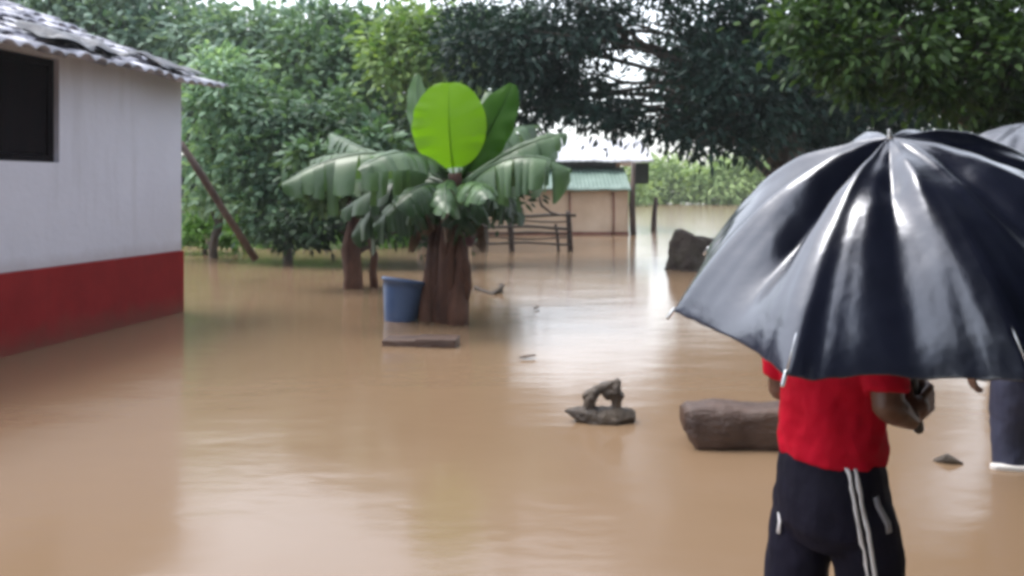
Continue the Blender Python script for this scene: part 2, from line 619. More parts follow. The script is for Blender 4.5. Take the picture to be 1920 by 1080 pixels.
# nearer tree reaching in from the top right
near = px_lobes([(1500, 50, 7.6, .33), (1570, 110, 7.4, .38), (1640, 20, 7.6, .5), (1700, 100, 7.3, .42), (1770, 170, 7.5, .4), (1610, 160, 7.8, .32),
                 (1800, 30, 7.8, .55), (1880, 120, 7.5, .5), (1960, 30, 8, .7), (1960, 200, 8.2, .6), (1560, -60, 7.8, .5), (1720, -100, 8, .7),
                 (1880, -140, 8.2, .8), (2080, 100, 8.4, .8), (1870, 215, 7.8, .35)], .6)
tree('shade_tree', 'mid green leafy tree reaching in from the top right corner above the umbrella', 'tree',
     (at(1895, 350, 8.4).x, 8.4, 0), near, 'near', .12, 11, 44, .26, tr=.15, group=BG, trunk_top=tuple(at(1880, 30, 8.3)), lw=.4, inner=.3)

specs = [
    # name, label, base px, depth, lobes, leaf, size, dens, per, cr
    ('tall_tree', 'grey green tree rising directly behind the tiled house roof', 130, 25,
     [(40, 20, 25, 2.3), (160, 60, 24, 1.6), (260, 10, 25, 1.9), (250, 100, 23.5, 1.3), (330, 90, 24, 1.2)], 'grey', .34, 2.2, 30, .75, 'greybark', .22),
    ('tall_tree', 'tall grey green tree seen between the house roof and the banana plant', 440, 23,
     [(400, 75, 23, 1.2), (480, 100, 22, 1.3), (560, 75, 23, 1.3), (440, 160, 21.5, 1.1), (530, 170, 21.5, 1.2)], 'grey', .3, 2.6, 30, .65, 'greybark', .2),
    ('tall_tree', 'deep green tall tree directly above the drooping left banana leaves', 640, 21,
     [(620, 85, 21, 1.2), (660, 140, 20, 1.2), (700, 70, 21.5, 1.1), (580, 120, 20, 1.0), (620, 210, 19.5, 1.0)], 'mid', .27, 3, 30, .55, 'bark', .18),
    ('tall_tree', 'yellowish green tree just above and behind the bright young banana leaf', 800, 18.5,
     [(770, 50, 18.5, .8), (830, 100, 18, .85), (760, 140, 18, .75), (860, 50, 18.8, .75), (730, 90, 18.3, .6), (830, 190, 18.3, .8)], 'yellow', .24, 3.6, 30, .45, 'greybark', .13),
    ('tall_tree', 'blue green feathery tree between the yellowish tree and the dark mango', 900, 20,
     [(890, 80, 20.5, .95), (930, 160, 20, .9), (870, 190, 20, .9), (960, 90, 21, .9), (900, 250, 20, .9)], 'grey', .22, 3.6, 30, .45, 'bark', .15),
    ('bush', 'pale leafed bush beside the end wall of the white house', 400, 15.6,
     [(410, 130, 15.6, .55), (385, 215, 15.4, .5), (440, 200, 15.5, .6), (400, 300, 15.3, .6), (460, 290, 15.2, .6), (430, 375, 15, .5), (380, 370, 15.4, .4)], 'pale', .19, 7, 26, .32, 'bark', .07),
    ('bush', 'mid green spreading bush behind the tip of the drooping left banana leaf', 540, 15,
     [(500, 210, 15.2, .65), (560, 260, 15, .65), (490, 320, 14.8, .65), (570, 350, 14.6, .6), (520, 400, 14.5, .6), (610, 220, 15.4, .65), (480, 410, 14.9, .4)], 'mid', .19, 7, 26, .32, 'bark', .07),
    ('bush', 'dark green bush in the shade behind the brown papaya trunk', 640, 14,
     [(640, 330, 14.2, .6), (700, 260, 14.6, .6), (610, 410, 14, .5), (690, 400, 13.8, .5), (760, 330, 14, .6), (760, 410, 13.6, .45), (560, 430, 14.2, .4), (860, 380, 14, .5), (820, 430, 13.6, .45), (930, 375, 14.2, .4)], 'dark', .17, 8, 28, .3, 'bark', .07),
    ('bush', 'bright green weedy bush on the bank at the foot of the leaning pole', 385, 16.8,
     [(385, 415, 16.8, .42), (360, 440, 16.5, .32), (415, 440, 16.5, .32), (440, 455, 16.4, .25)], 'lime', .15, 10, 26, .25, 'bark', .04),
    ('tall_tree', 'dark tree added behind the mango crown to darken the reflection in the flood', 1470, 22,
     [(1290, 120, 22, 1.0), (1330, 200, 22, 1.0), (1300, 240, 21.5, .6), (1400, 120, 22.5, 1.4), (1430, 220, 22, 1.2), (1520, 150, 22, 1.5), (1560, 240, 21.5, 1.3), (1640, 140, 22, 1.5)], 'mango', .24, 4.5, 30, .5, 'bark', .2),  # hidden by the mango, added to darken the water's reflection
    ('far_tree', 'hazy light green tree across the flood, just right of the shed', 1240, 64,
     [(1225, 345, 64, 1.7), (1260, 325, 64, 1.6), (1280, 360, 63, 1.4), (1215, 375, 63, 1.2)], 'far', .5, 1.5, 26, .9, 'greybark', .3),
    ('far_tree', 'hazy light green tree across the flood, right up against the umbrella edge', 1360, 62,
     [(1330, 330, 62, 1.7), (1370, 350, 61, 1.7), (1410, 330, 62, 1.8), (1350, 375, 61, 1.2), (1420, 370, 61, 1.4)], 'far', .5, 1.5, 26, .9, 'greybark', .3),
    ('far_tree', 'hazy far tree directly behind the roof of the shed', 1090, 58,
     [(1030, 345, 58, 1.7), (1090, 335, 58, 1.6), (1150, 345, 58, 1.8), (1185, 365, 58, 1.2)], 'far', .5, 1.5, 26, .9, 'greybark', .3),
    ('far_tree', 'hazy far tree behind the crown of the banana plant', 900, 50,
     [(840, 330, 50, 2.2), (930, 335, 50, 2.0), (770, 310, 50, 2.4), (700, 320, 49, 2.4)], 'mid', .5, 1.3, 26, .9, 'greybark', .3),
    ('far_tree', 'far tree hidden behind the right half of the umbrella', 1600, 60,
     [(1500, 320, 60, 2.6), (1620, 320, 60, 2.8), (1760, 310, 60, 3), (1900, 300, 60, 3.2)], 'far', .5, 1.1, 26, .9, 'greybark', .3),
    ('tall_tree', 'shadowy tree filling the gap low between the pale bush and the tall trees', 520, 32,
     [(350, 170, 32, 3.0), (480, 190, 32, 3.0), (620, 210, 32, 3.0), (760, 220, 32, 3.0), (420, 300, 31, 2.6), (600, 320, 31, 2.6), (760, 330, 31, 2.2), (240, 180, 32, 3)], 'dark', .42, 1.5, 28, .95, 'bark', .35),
]
for (nm, lab, bx, bd, lb, lf, ls, de, pe, cr, bk, tr) in specs:
    tree(nm, lab, {'tall_tree': 'tree', 'far_tree': 'tree', 'bush': 'bush'}[nm], (at(bx, 350, bd).x, bd, max(0, ground_z(at(bx, 350, bd).x, bd))),
         px_lobes(lb), lf, ls, de, pe, cr, bark=bk, tr=tr, group=BG)

# unseen tree added to darken the umbrella's reflection and the right of the yard
back = [((4.6, -.6, 3.6), (1.5, 1.5, 1.0)), ((6.0, 1.6, 3.4), (1.5, 1.5, 1.1)), ((3.2, -2.4, 4.0), (1.5, 1.5, 1.0)), ((5.6, -3.0, 4.4), (1.9, 1.9, 1.3)),
        ((7.0, -.4, 2.6), (1.4, 1.6, 1.3)), ((5.2, -2.4, 2.4), (1.4, 1.2, 1.0)), ((1.2, -4.2, 3.4), (1.6, 1.3, 1.2)), ((6.6, 3.6, 3.2), (1.3, 1.3, 1.1)), ((2.9, .6, 4.2), (1.1, 1.3, .7)), ((3.6, 2.4, 4.8), (1.2, 1.2, .8)), ((4.6, 1.0, 4.2), (1.3, 1.3, .9)), ((5.9, 4.6, 4.0), (1.4, 1.4, 1.0)), ((5.0, 3.2, 5.2), (1.3, 1.3, .9))]
tree('shade_tree', 'unseen broad dark tree added outside the right edge to shade the umbrella', 'tree', (5.6, -1.2, 0), back, 'mango', .17, 9, 36, .38,
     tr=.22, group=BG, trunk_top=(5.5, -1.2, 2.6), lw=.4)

for lab_, bx_, lob_ in (('unseen dark leafy tree added directly behind the camera for the umbrella to reflect', 1.6, [((1.6, -4.0, 3.6), (1.7, 1.2, 1.5)), ((3.2, -3.6, 4.4), (1.5, 1.2, 1.3)), ((.2, -4.4, 4.6), (1.6, 1.2, 1.3)), ((.6, -1.1, 4.6), (1.2, 1.1, .6)), ((1.8, -.7, 4.9), (1.2, 1.1, .6)), ((-.8, -1.9, 4.3), (1.3, 1.2, .7)), ((.9, .8, 5.3), (1.1, 1.0, .5)), ((2.1, 1.4, 5.4), (1.1, 1.0, .5)), ((-.3, .3, 5.1), (1.0, .9, .5)), ((2.8, -1.6, 4.6), (1.2, 1.1, .7)), ((.8, -2.8, 4.9), (1.4, 1.2, .8)), ((1.8, -4.4, 1.9), (1.8, 1.0, 1.0))]),
                         ('unseen dark leafy tree added behind and left of the camera for dark reflections', -2.6, [((-2.2, -4.6, 3.4), (1.7, 1.2, 1.5)), ((-3.9, -4.0, 3.0), (1.5, 1.2, 1.3)), ((-1.6, -4.6, 1.6), (1.6, 1.0, 1.0))]),
                         ('unseen dark leafy tree added just outside the right edge to darken the umbrella', 7.0, [((5.8, 1.6, 2.2), (1.1, 1.5, 1.4)), ((6.4, 3.6, 2.2), (1.1, 1.4, 1.4)), ((5.6, -.8, 2.0), (1.2, 1.2, 1.2)), ((4.4, -2.6, 2.6), (1.3, 1.2, 1.5))])):
    tree('shade_tree', lab_, 'tree', (bx_, -4.6 if bx_ < 6 else 2.2, 0), lob_, 'mango', .3, 7, 34, .5, tr=.18, group=BG, lw=.45, inner=.4)  # unseen trees added so the umbrella mirrors dark foliage

# grass on the left bank
gc = []
for i in range(5200):
    x, y = random.uniform(-9.5, -1.5), random.uniform(15.8, 21)
    z = ground_z(x, y)
    if z > -.03:
        gc.append((x, y, z + .06))
gc = np.array(gc)
k = len(gc)
dd = RG.normal(size=(k, 3)) * .45 + np.array([0, 0, 1])
gr = leaf_cloud('grass', gc, RG.normal(size=(k, 3)), dd, .3, .035, LM['lime'], None)
tag(gr, 'short bright grass and weeds along the left bank', 'grass', kind='stuff')

# far treeline all round the flood plain
k = 26000
an = RG.uniform(0, 2 * math.pi, k)
rad = 128 + 14 * RG.random(k)
top = np.array([3.6 + 2.0 * noise.noise(Vector((math.cos(a_) * 9, math.sin(a_) * 9, 0))) for a_ in an])
tc_ = np.stack([np.cos(an) * rad, np.sin(an) * rad, RG.random(k) ** .8 * top], 1)
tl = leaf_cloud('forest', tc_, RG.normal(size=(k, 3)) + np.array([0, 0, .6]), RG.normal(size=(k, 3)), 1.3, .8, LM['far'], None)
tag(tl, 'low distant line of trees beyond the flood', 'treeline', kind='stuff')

# ------------------------------------------------------------------ white house on the left
HD = Vector((.196, .9806, 0)).normalized()      # along the wall, away from the camera
HP = Vector((-HD.y, HD.x, 0))                     # into the house (left)
H0 = Vector((-3.9, 6.5, 0))


def hp(t, s, z):
    """t along the wall, s into the house"""
    return H0 + HD * t + HP * s + Vector((0, 0, z))


T1, T0, DEP = 2.4, -4.2, 5.0
house = thing('house', 'white washed house with a dark red base and wet grey tiled roof', 'house', hp(T1, 0, 0))
EZ, SL = 2.42, .385
ZP = .64
WIN0, WIN1, WZ0, WZ1 = -.75, .63, 1.50, 2.36


def hbox(mb, t0, t1, s0, s1, z0, z1):
    v = [hp(t, s, z) for z in (z0, z1) for s in (s0, s1) for t in (t0, t1)]
    mb.add(v, [(0, 2, 3, 1), (4, 5, 7, 6), (0, 1, 5, 4), (2, 6, 7, 3), (0, 4, 6, 2), (1, 3, 7, 5)])


wz = 2.50
mb = MB()   # front wall with a window opening, cut in a ring of blocks
hbox(mb, T0, WIN0, 0, .22, ZP, wz)
hbox(mb, WIN1, T1, 0, .22, ZP, wz)
hbox(mb, WIN0, WIN1, 0, .22, ZP, WZ0)
hbox(mb, WIN0, WIN1, 0, .22, WZ1, wz)
mb.build('front_wall', M['wall'], house, smooth=False)
for nm_, tt in (('gable_wall', T1), ('gable_wall', T0 + .22)):
    mb = MB()
    a, b = tt - .22, tt
    ridge = EZ + SL * (DEP / 2 + .1)
    prof = [(0.222, ZP), (DEP - .222, ZP), (DEP - .222, wz), (DEP / 2, ridge), (.222, wz)]
    mb.rings([[hp(a, s, z) for s, z in prof], [hp(b, s, z) for s, z in prof]])
    mb.build(nm_, M['wall'], house, smooth=False)
mb = MB()
hbox(mb, T0, T1, DEP - .22, DEP, ZP, wz)
mb.build('back_wall', M['wall'], house, smooth=False)
mb = MB()
hbox(mb, T0 - .02, T1 + .02, -.02, DEP + .02, -.5, ZP - .003)
mb.build('plinth', M['plinth'], house, smooth=False, bevel=.008)
# window
win = bpy.data.objects.new('window', None)
win.location = (0, 0, 0)
link(win, house)
win.matrix_parent_inverse = Matrix.Translation(-house.location)


def part(mbx, name, mat, parent, **kw):
    o = mbx.build(name, mat, None, **kw)
    o.parent = parent
    o.matrix_parent_inverse = (Matrix.Translation(-Vector(parent.location))) if parent.type == 'EMPTY' and parent.parent is None else Matrix.Identity(4)
    return o


mb = MB()
hbox(mb, WIN0 + .002, WIN0 + .06, .05, .13, WZ0 + .002, WZ1 - .002)
hbox(mb, WIN1 - .06, WIN1 - .002, .05, .13, WZ0 + .002, WZ1 - .002)
hbox(mb, WIN0 + .062, WIN1 - .062, .05, .13, WZ1 - .06, WZ1 - .002)
hbox(mb, WIN0 + .062, WIN1 - .062, .05, .13, WZ0 + .002, WZ0 + .06)
part(mb, 'window_frame', M['shutter'], win, smooth=False)
for a, b in ((WIN0 + .065, -.085), (-.078, WIN1 - .065)):
    mb = MB()
    hbox(mb, a, b, .075, .105, WZ0 + .065, WZ1 - .065)
    part(mb, 'shutter', M['shutter'], win, smooth=False)
# roof of half-round wet tiles / corrugated courses


def roof_slope(name, s_dir, s_start, t0, t1, run, parent):
    pitch, per = .165, 8
    nt_ = int((t1 - t0) / pitch * per)
    course = .34
    nc = int(run / course) + 1
    V, Fc = [], []
    rows = []
    for c in range(nc):
        lift = [random.uniform(-.012, .022) for _ in range(int((t1 - t0) / pitch) + 2)]
        slide = [random.uniform(-.035, .03) for _ in range(int((t1 - t0) / pitch) + 2)]
        for e in (0, 1):
            row = []
            for i in range(nt_ + 1):
                t = t0 + (t1 - t0) * i / nt_
                ph = (t - t0) / pitch
                ki = int(ph)
                fr = ph - ki
                bump = .045 * (abs(math.sin(math.pi * fr)) ** .6)
                s = c * course + (course + .05 if e else 0) + slide[ki]
                s = max(0, s)
                z = EZ + SL * s + bump + lift[ki] * (.4 if e else 1) + (.035 if not e else 0)
                row.append(hp(t, s_start + s_dir * s, z - SL * abs(0)))
            rows.append(row)
    n = nt_ + 1
    for r in rows:
        V += r
    for c in range(nc):
        a = 2 * c * n
        for i in range(nt_):
            Fc.append((a + i, a + i + 1, a + n + i + 1, a + n + i))
    mb_ = MB()
    mb_.add(V, Fc)
    # thickness at the eave and rake
    o = mb_.build(name, M['tile'], parent)
    md = o.modifiers.new('t', 'SOLIDIFY')
    md.thickness = .018
    md.offset = -1
    return o


OV = .36
EZ_wall = EZ
EZ = 2.29
RUN = DEP / 2 + OV
roof_slope('roof', 1, -OV, T0 - .3, T1 + .32, RUN, house)
roof_slope('roof', -1, DEP + OV, T0 - .3, T1 + .32, RUN, house)
mb = MB()
mb.tube([hp(t, DEP / 2, EZ + SL * RUN + .06 + .01 * math.sin(t * 9)) for t in np.linspace(T0 - .3, T1 + .32, 30)], .09, 10)
mb.build('ridge_cap', M['tile'], house)
for i in range(9):
    t = T0 + .1 + i * (T1 - T0) / 8.2
    mb = MB()
    mb.bar(hp(t, .02, EZ - .09 + SL * OV), hp(t, DEP / 2, EZ - .09 + SL * RUN), .06, .08)
    mb.build('rafter', M['darkwood'], house, smooth=False)


def sheet(label, t0, t1, s0, s1, mat, name, amp=.05, cat='tarpaulin', taper=0):
    nu, nv = 26, 12
    rows = []
    for j in range(nv + 1):
        row = []
        for i in range(nu + 1):
            u, v = i / nu, j / nv
            t = t0 + (t1 - t0) * u + .05 * noise.noise(Vector((v * 4, t0, 1)))
            s = s0 + (s1 - s0) * v * (1 - taper * u) + .07 * noise.noise(Vector((u * 5, v, t0)))
            z = EZ + SL * (s + OV) + .1 + amp * (noise.noise(Vector((t * 5, s * 7, t1))) + .35)
            row.append(hp(t, s, z))
        rows.append(row)
    mb_ = MB()
    mb_.rings(rows, cap=False, closed=False)
    o = mb_.build(name, mat, None, origin=hp((t0 + t1) / 2, (s0 + s1) / 2, EZ + SL * (s0 + OV)))
    md = o.modifiers.new('t', 'SOLIDIFY')
    md.thickness = .006
    tag(o, label, cat)
    return o


sheet('crumpled black plastic sheet on the roof edge above the white wall, nearer the window', .35, 1.35, -.27, .25, M['tarp'], 'tarpaulin', .07, taper=-.3)
sheet('small crumpled black plastic sheet at the far corner of the house roof', 1.75, 2.45, -.25, .3, M['tarp'], 'tarpaulin', .06)
mb = MB()
mb.tube([hp(t, .95 + .1 * t, EZ + SL * (1.31 + .1 * t) + .13) for t in np.linspace(-1.2, .9, 8)], .03, 8, jit=.2)
o = mb.build('bamboo_pole', M['darkwood'], origin=hp(0, 1, 3))
tag(o, 'thin dark pole lying along the house roof tiles', 'pole')

# leaning pole right of the house corner
mb = MB()
a, b = at(338, 268, 11.4), at(452, 445, 11.9)
mb.tube([a, a.lerp(b, .35) + Vector((.02, 0, -.02)), a.lerp(b, .7), b + (b - a) * .25], [.045, .05, .05, .055], 8, jit=.3)
o = mb.build('leaning_pole', M['darkwood'], origin=a)
tag(o, 'dark wooden pole leaning beside the far corner of the white house', 'pole')

# ------------------------------------------------------------------ banana plants


def banana_leaf(p0, p1, p2, width, normal, mat, parent, tatter=0, droop=.25, name='leaf', power=.55, nseg=26, vfold=.3, seed=0, petiole=.12, rib=.018):
    """midrib: quadratic bezier p0-p1-p2; lamina both sides"""
    rnd = random.Random(seed)
    p0, p1, p2 = Vector(p0), Vector(p1), Vector(p2)
    nrm = Vector(normal).normalized()

    def B(s):
        return p0 * (1 - s) ** 2 + p1 * 2 * s * (1 - s) + p2 * s * s

    def T(s):
        return ((p1 - p0) * 2 * (1 - s) + (p2 - p1) * 2 * s).normalized()
    mb = MB()
    for side in (-1, 1):
        # strips along the rib
        i = 0
        while i < nseg:
            ln = nseg if not tatter else rnd.randint(1, 4)
            j = min(nseg, i + ln)
            dr = droop + (rnd.uniform(0, 1.3) * tatter)
            cut = 1 - rnd.uniform(0, .3) * tatter
            shear = rnd.uniform(-.1, .2) * tatter
            rows = []
            for q in range(i, j + 1):
                s = petiole + (1 - petiole) * q / nseg
                u = q / nseg
                wv = width * .5 * (max(0, math.sin(math.pi * min(1, max(0, u * .97 + .015)))) ** power)
                c, t = B(s), T(s)
                sd = t.cross(nrm)
                if sd.length < 1e-4:
                    sd = Vector((1, 0, 0))
                sd.normalize()
                up = sd.cross(t).normalized()
                edge = 1.0
                if tatter and (q == i or q == j):
                    edge = .8
                row = []
                for k_ in range(6):
                    v = k_ / 5
                    lat = v * wv * cut * (1 - (1 - edge) * v)
                    hang = dr * v * v * wv
                    pt = c + sd * side * lat * math.cos(dr * .5 * v) + up * (vfold * lat * (1 - v) * .8) + Vector((0, 0, -hang)) + t * shear * v * wv
                    pt += up * .02 * noise.noise(Vector((q * .35, side * v, seed))) * v * 2
                    row.append(pt)
                rows.append(row)
            if len(rows) > 1:
                mb.rings(rows, cap=False, closed=False)
            i = j
    ribr = rib
    rib = [B(s) for s in np.linspace(0, .97, 12)]
    mb.tube(rib, [ribr * (1.6 - 1.4 * s) for s in np.linspace(0, 1, 12)], 6)
    return mb.build(name, mat, parent)


D0 = 8.2
bp = thing('banana_plant', 'large banana plant with one bright yellow green upright leaf beside the blue bucket', 'banana plant', onwater(832, 608), 0, 'banana plants in the flood')
# stems
stems = [((842, 612, 8.2), (838, 500, 8.2), (858, 400, 8.25), (850, 325, 8.25), .155, .09),
         ((806, 600, 8.3), (808, 520, 8.3), (822, 440, 8.35), (838, 360, 8.35), .12, .08),
         ((858, 600, 8.05), (862, 530, 8.1), (866, 450, 8.2), (858, 370, 8.2), .10, .065)]
for st in stems:
    mb = MB()
    P = [at(*q) for q in st[:4]]
    pts = []
    for s in np.linspace(0, 1, 14):
        pts.append(P[0] * (1 - s) ** 3 + P[1] * 3 * s * (1 - s) ** 2 + P[2] * 3 * s * s * (1 - s) + P[3] * s ** 3)
    pts[0].z -= .3
    mb.tube(pts, [st[4] + (st[5] - st[4]) * min(1, s * 1.15) for s in np.linspace(0, 1, 14)], 14, jit=.22)
    # peeling sheaths
    for q in range(4):
        s = random.uniform(.3, .8)
        c = pts[int(s * 13)]
        an = random.uniform(-2.8, -.3)
        d = Vector((math.cos(an), math.sin(an), 0))
        r0 = st[4] * (1 - s * .5)
        base = c + d * r0 * .8
        mb.tube([base + Vector((0, 0, .18)), base + d * .03, base + d * .07 + Vector((0, 0, -.2)), base + d * .05 + Vector((0, 0, -.35))], [.02, .05, .035, .01], 6, jit=.4)
    mb.build('stem', M['bananastem'], bp)


def bl(a, b, c, w, nrm, mat, seed, **kw):
    return banana_leaf(at(*a), at(*b), at(*c), w, nrm, LM[mat] if mat in LM else M[mat], bp, seed=seed, **kw)


o = bl((852, 335, 8.2), (838, 250, 8.05), (842, 155, 8.2), .72, (-.1, -1, .12), 'young', 1, power=.42, droop=.0, vfold=.16, rib=.006)
o['label'] = 'bright yellow green young leaf standing upright'
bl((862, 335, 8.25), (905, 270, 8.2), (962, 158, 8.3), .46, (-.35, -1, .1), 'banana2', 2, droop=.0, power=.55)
bl((868, 335, 8.3), (930, 260, 8.6), (915, 172, 8.9), .34, (-.3, -.9, .4), 'banana', 3, droop=.05)
bl((845, 335, 8.4), (775, 250, 8.7), (783, 140, 8.9), .3, (.6, -.8, .3), 'banana', 4, droop=.1)
bl((840, 335, 8.1), (700, 235, 8.0), (528, 345, 7.9), .62, (0, -.55, 1), 'banana', 5, tatter=1.0, droop=.6)
bl((838, 325, 8.0), (760, 250, 7.6), (672, 318, 7.3), .42, (0, -.35, 1), 'banana', 6, tatter=.3, droop=.35)
bl((868, 345, 8.2), (960, 265, 8.1), (1062, 250, 8.3), .42, (-.1, -.75, .7), 'banana', 7, tatter=.6, droop=.4)
bl((868, 355, 8.1), (960, 255, 7.9), (1070, 318, 7.9), .58, (.1, -.5, 1), 'banana', 8, tatter=1.0, droop=.55)
bl((860, 360, 8.05), (900, 320, 7.4), (915, 372, 7.0), .38, (.1, -.4, 1), 'banana', 9, tatter=.5, droop=.4)
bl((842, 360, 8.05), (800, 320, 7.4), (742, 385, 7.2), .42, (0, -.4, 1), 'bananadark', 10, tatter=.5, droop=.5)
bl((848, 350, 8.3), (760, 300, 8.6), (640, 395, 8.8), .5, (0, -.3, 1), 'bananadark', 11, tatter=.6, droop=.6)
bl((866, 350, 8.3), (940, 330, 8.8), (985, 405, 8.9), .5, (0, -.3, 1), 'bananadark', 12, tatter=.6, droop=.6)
bl((855, 335, 8.4), (870, 270, 9.3), (820, 300, 10.0), .5, (0, .3, 1), 'banana', 13, tatter=.4, droop=.4)
bl((850, 345, 8.05), (826, 325, 7.5), (838, 400, 7.2), .36, (0, -.5, .9), 'banana', 14, tatter=.7, droop=.4)
bl((845, 345, 8.3), (720, 255, 8.9), (585, 300, 9.6), .6, (0, -.5, 1), 'banana', 15, tatter=.9, droop=.5)
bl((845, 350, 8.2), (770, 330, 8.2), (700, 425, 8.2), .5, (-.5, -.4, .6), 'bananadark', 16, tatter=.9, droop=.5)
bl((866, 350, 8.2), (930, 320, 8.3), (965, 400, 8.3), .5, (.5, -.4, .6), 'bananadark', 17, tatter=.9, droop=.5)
bl((848, 350, 8.5), (700, 290, 9.5), (620, 250, 10.5), .55, (0, -.6, .9), 'banana', 41, tatter=1, droop=.5)
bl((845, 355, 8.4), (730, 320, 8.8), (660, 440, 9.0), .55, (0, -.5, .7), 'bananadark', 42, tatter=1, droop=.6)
bl((866, 340, 8.6), (930, 230, 9.6), (1010, 235, 10.2), .5, (0, -.6, .9), 'banana', 43, tatter=1, droop=.5)
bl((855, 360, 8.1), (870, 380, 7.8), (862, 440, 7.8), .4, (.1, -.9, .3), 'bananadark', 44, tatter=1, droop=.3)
bl((860, 350, 8.3), (960, 300, 9.0), (1045, 262, 9.6), .55, (0, -.6, .9), 'banana', 18, tatter=1, droop=.5)
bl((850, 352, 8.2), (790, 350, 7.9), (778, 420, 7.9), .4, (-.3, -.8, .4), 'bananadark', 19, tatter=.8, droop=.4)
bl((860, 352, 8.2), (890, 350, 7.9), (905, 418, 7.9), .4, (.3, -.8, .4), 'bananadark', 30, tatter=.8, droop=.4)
for i, (x2, y2, d2) in enumerate([(800, 440, 8.0), (905, 470, 8.0), (885, 440, 7.9), (770, 470, 8.2), (840, 450, 7.8)]):
    o = bl((850, 365, 8.15), (850 + (x2 - 850) * .9, 350, (8.15 + d2) / 2), (x2, y2, d2), .2, (0, -1, .2), 'deadleaf', 20 + i, tatter=1, droop=.7, name='dead_leaf')
    o['label'] = 'withered brown hanging leaf'
mb = MB()
c = at(880, 440, 8.0)
mb.tube([at(868, 385, 8.05), at(880, 405, 8.0), at(882, 425, 8.0)], .018, 7)
mb.ellipsoid(c, (.06, .06, .12))
o = mb.build('blossom', surf_mat('banana_blossom', (.03, .006, .02), (.07, .015, .03), 8, .5, .3), bp)
o['label'] = 'dark purple hanging banana flower'

# brown trunked papaya left of it
pt_ = onwater(662, 540)
pa = thing('papaya_tree', 'brown stemmed young papaya tree standing in the flood left of the blue bucket', 'tree', pt_)
mb = MB()
pts = [pt_ + Vector((0, 0, -.35)), at(662, 520, pt_.y), at(660, 470, pt_.y), at(666, 420, pt_.y), at(660, 370, pt_.y), at(662, 330, pt_.y)]
mb.tube(pts, [.17, .13, .11, .10, .09, .06], 12, jit=.7)
mb.tube([pt_ + Vector((.28, .1, -.3)), at(700, 510, pt_.y), at(703, 480, pt_.y), at(690, 440, pt_.y)], [.07, .05, .045, .03], 8, jit=.4)
mb.build('trunk', M['bananastem'], pa)
C, Nn, D = crown_pts([(tuple(at(662, 330, pt_.y)), (.55, .5, .35)), (tuple(at(620, 360, pt_.y)), (.35, .35, .25)), (tuple(at(715, 365, pt_.y)), (.35, .35, .25)),
                      (tuple(at(600, 300, pt_.y)), (.4, .35, .25)), (tuple(at(690, 285, pt_.y)), (.45, .35, .3))], 12, 22, .2)
leaf_cloud('crown', C, Nn, D, .17, .08, LM['mid'], pa)

# ------------------------------------------------------------------ blue bucket
bq = onwater(750, 600)
bk = thing('bucket', 'blue plastic bucket floating tilted against the banana stems', 'bucket', bq)
R = Matrix.Rotation(math.radians(8), 3, 'Y') @ Matrix.Rotation(math.radians(-6), 3, 'X')


def bring(z, r, n=28):
    return [bq + R @ Vector((r * math.cos(2 * math.pi * i / n), r * math.sin(2 * math.pi * i / n), z)) for i in range(n)]


mb = MB()
mb.rings([bring(-.1, .13), bring(-.08, .14), bring(.12, .18), bring(.3, .212), bring(.36, .22), bring(.362, .237), bring(.39, .24), bring(.397, .23), bring(.39, .215), bring(.3, .203), bring(-.07, .128)])
mb.build('body', M['blue'], bk)
mb = MB()
mb.tube([bq + R @ Vector((.212 * math.cos(a), .212 * math.sin(a) * .5 - .1 * math.sin(a), .365 + .0 - .12 * math.sin(a))) for a in np.linspace(0, math.pi, 14)], .005, 6)
mb.build('handle', M['metal'], bk)

# ------------------------------------------------------------------ floating wood
mb = MB()
a, b = onwater(722, 646), onwater(858, 650)
mb.bar(a + Vector((0, .05, .02)), a.lerp(b, .55) + Vector((0, .06, .026)), .26, .06)
mb.bar(a.lerp(b, .45) + Vector((0, .02, .034)), b + Vector((0, .03, .036)), .22, .075)
o = mb.build('plank', M['log'], origin=a, smooth=False, bevel=.008)
tag(o, 'dark brown broken plank floating in the water in front of the blue bucket', 'plank')

a = onwater(915, 548)
mb = MB()
mb.tube([onwater(892, 543) + Vector((0, 0, .02)), onwater(905, 546) + Vector((0, 0, .0)), onwater(925, 553) + Vector((0, 0, 0)), at(944, 535, a.y)], [.03, .035, .03, .02], 8, jit=.5, balls=True)
mb.tube([onwater(920, 551), at(938, 545, a.y), at(940, 532, a.y)], [.03, .04, .02], 8, jit=.4)
o = mb.build('branch', M['drift'], origin=a)
tag(o, 'short crooked branch poking out of the flood right of the banana stems', 'branch')

# stump with a hole in the middle of the yard
s0 = onwater(1125, 790)
d = s0.y
mb = MB()
mb.tube([at(1062, 770, d), at(1085, 776, d), at(1115, 784, d - .02), at(1150, 784, d - .02), at(1178, 779, d)], [.012, .04, .062, .068, .045], 12, jit=.5, balls=True)
mb.tube([at(1105, 775, d), at(1106, 752, d), at(1115, 735, d), at(1132, 724, d + .02)], [.04, .036, .03, .028], 10, jit=.5, balls=True)
mb.tube([at(1098, 742, d), at(1118, 730, d), at(1145, 722, d), at(1157, 712, d)], [.02, .026, .03, .012], 10, jit=.5, balls=True)
mb.tube([at(1158, 776, d), at(1157, 752, d), at(1152, 735, d), at(1158, 718, d)], [.032, .03, .04, .022], 10, jit=.5, balls=True)
mb.tube([at(1140, 738, d), at(1160, 742, d)], [.035, .033], 10, balls=True)
o = mb.build('tree_stump', M['drift'], origin=s0, remesh=.007, relax=2)
disp(o, .02, .05)
tag(o, 'dark gnarled tree root with a hole through it, alone in the middle of the flood', 'tree root')

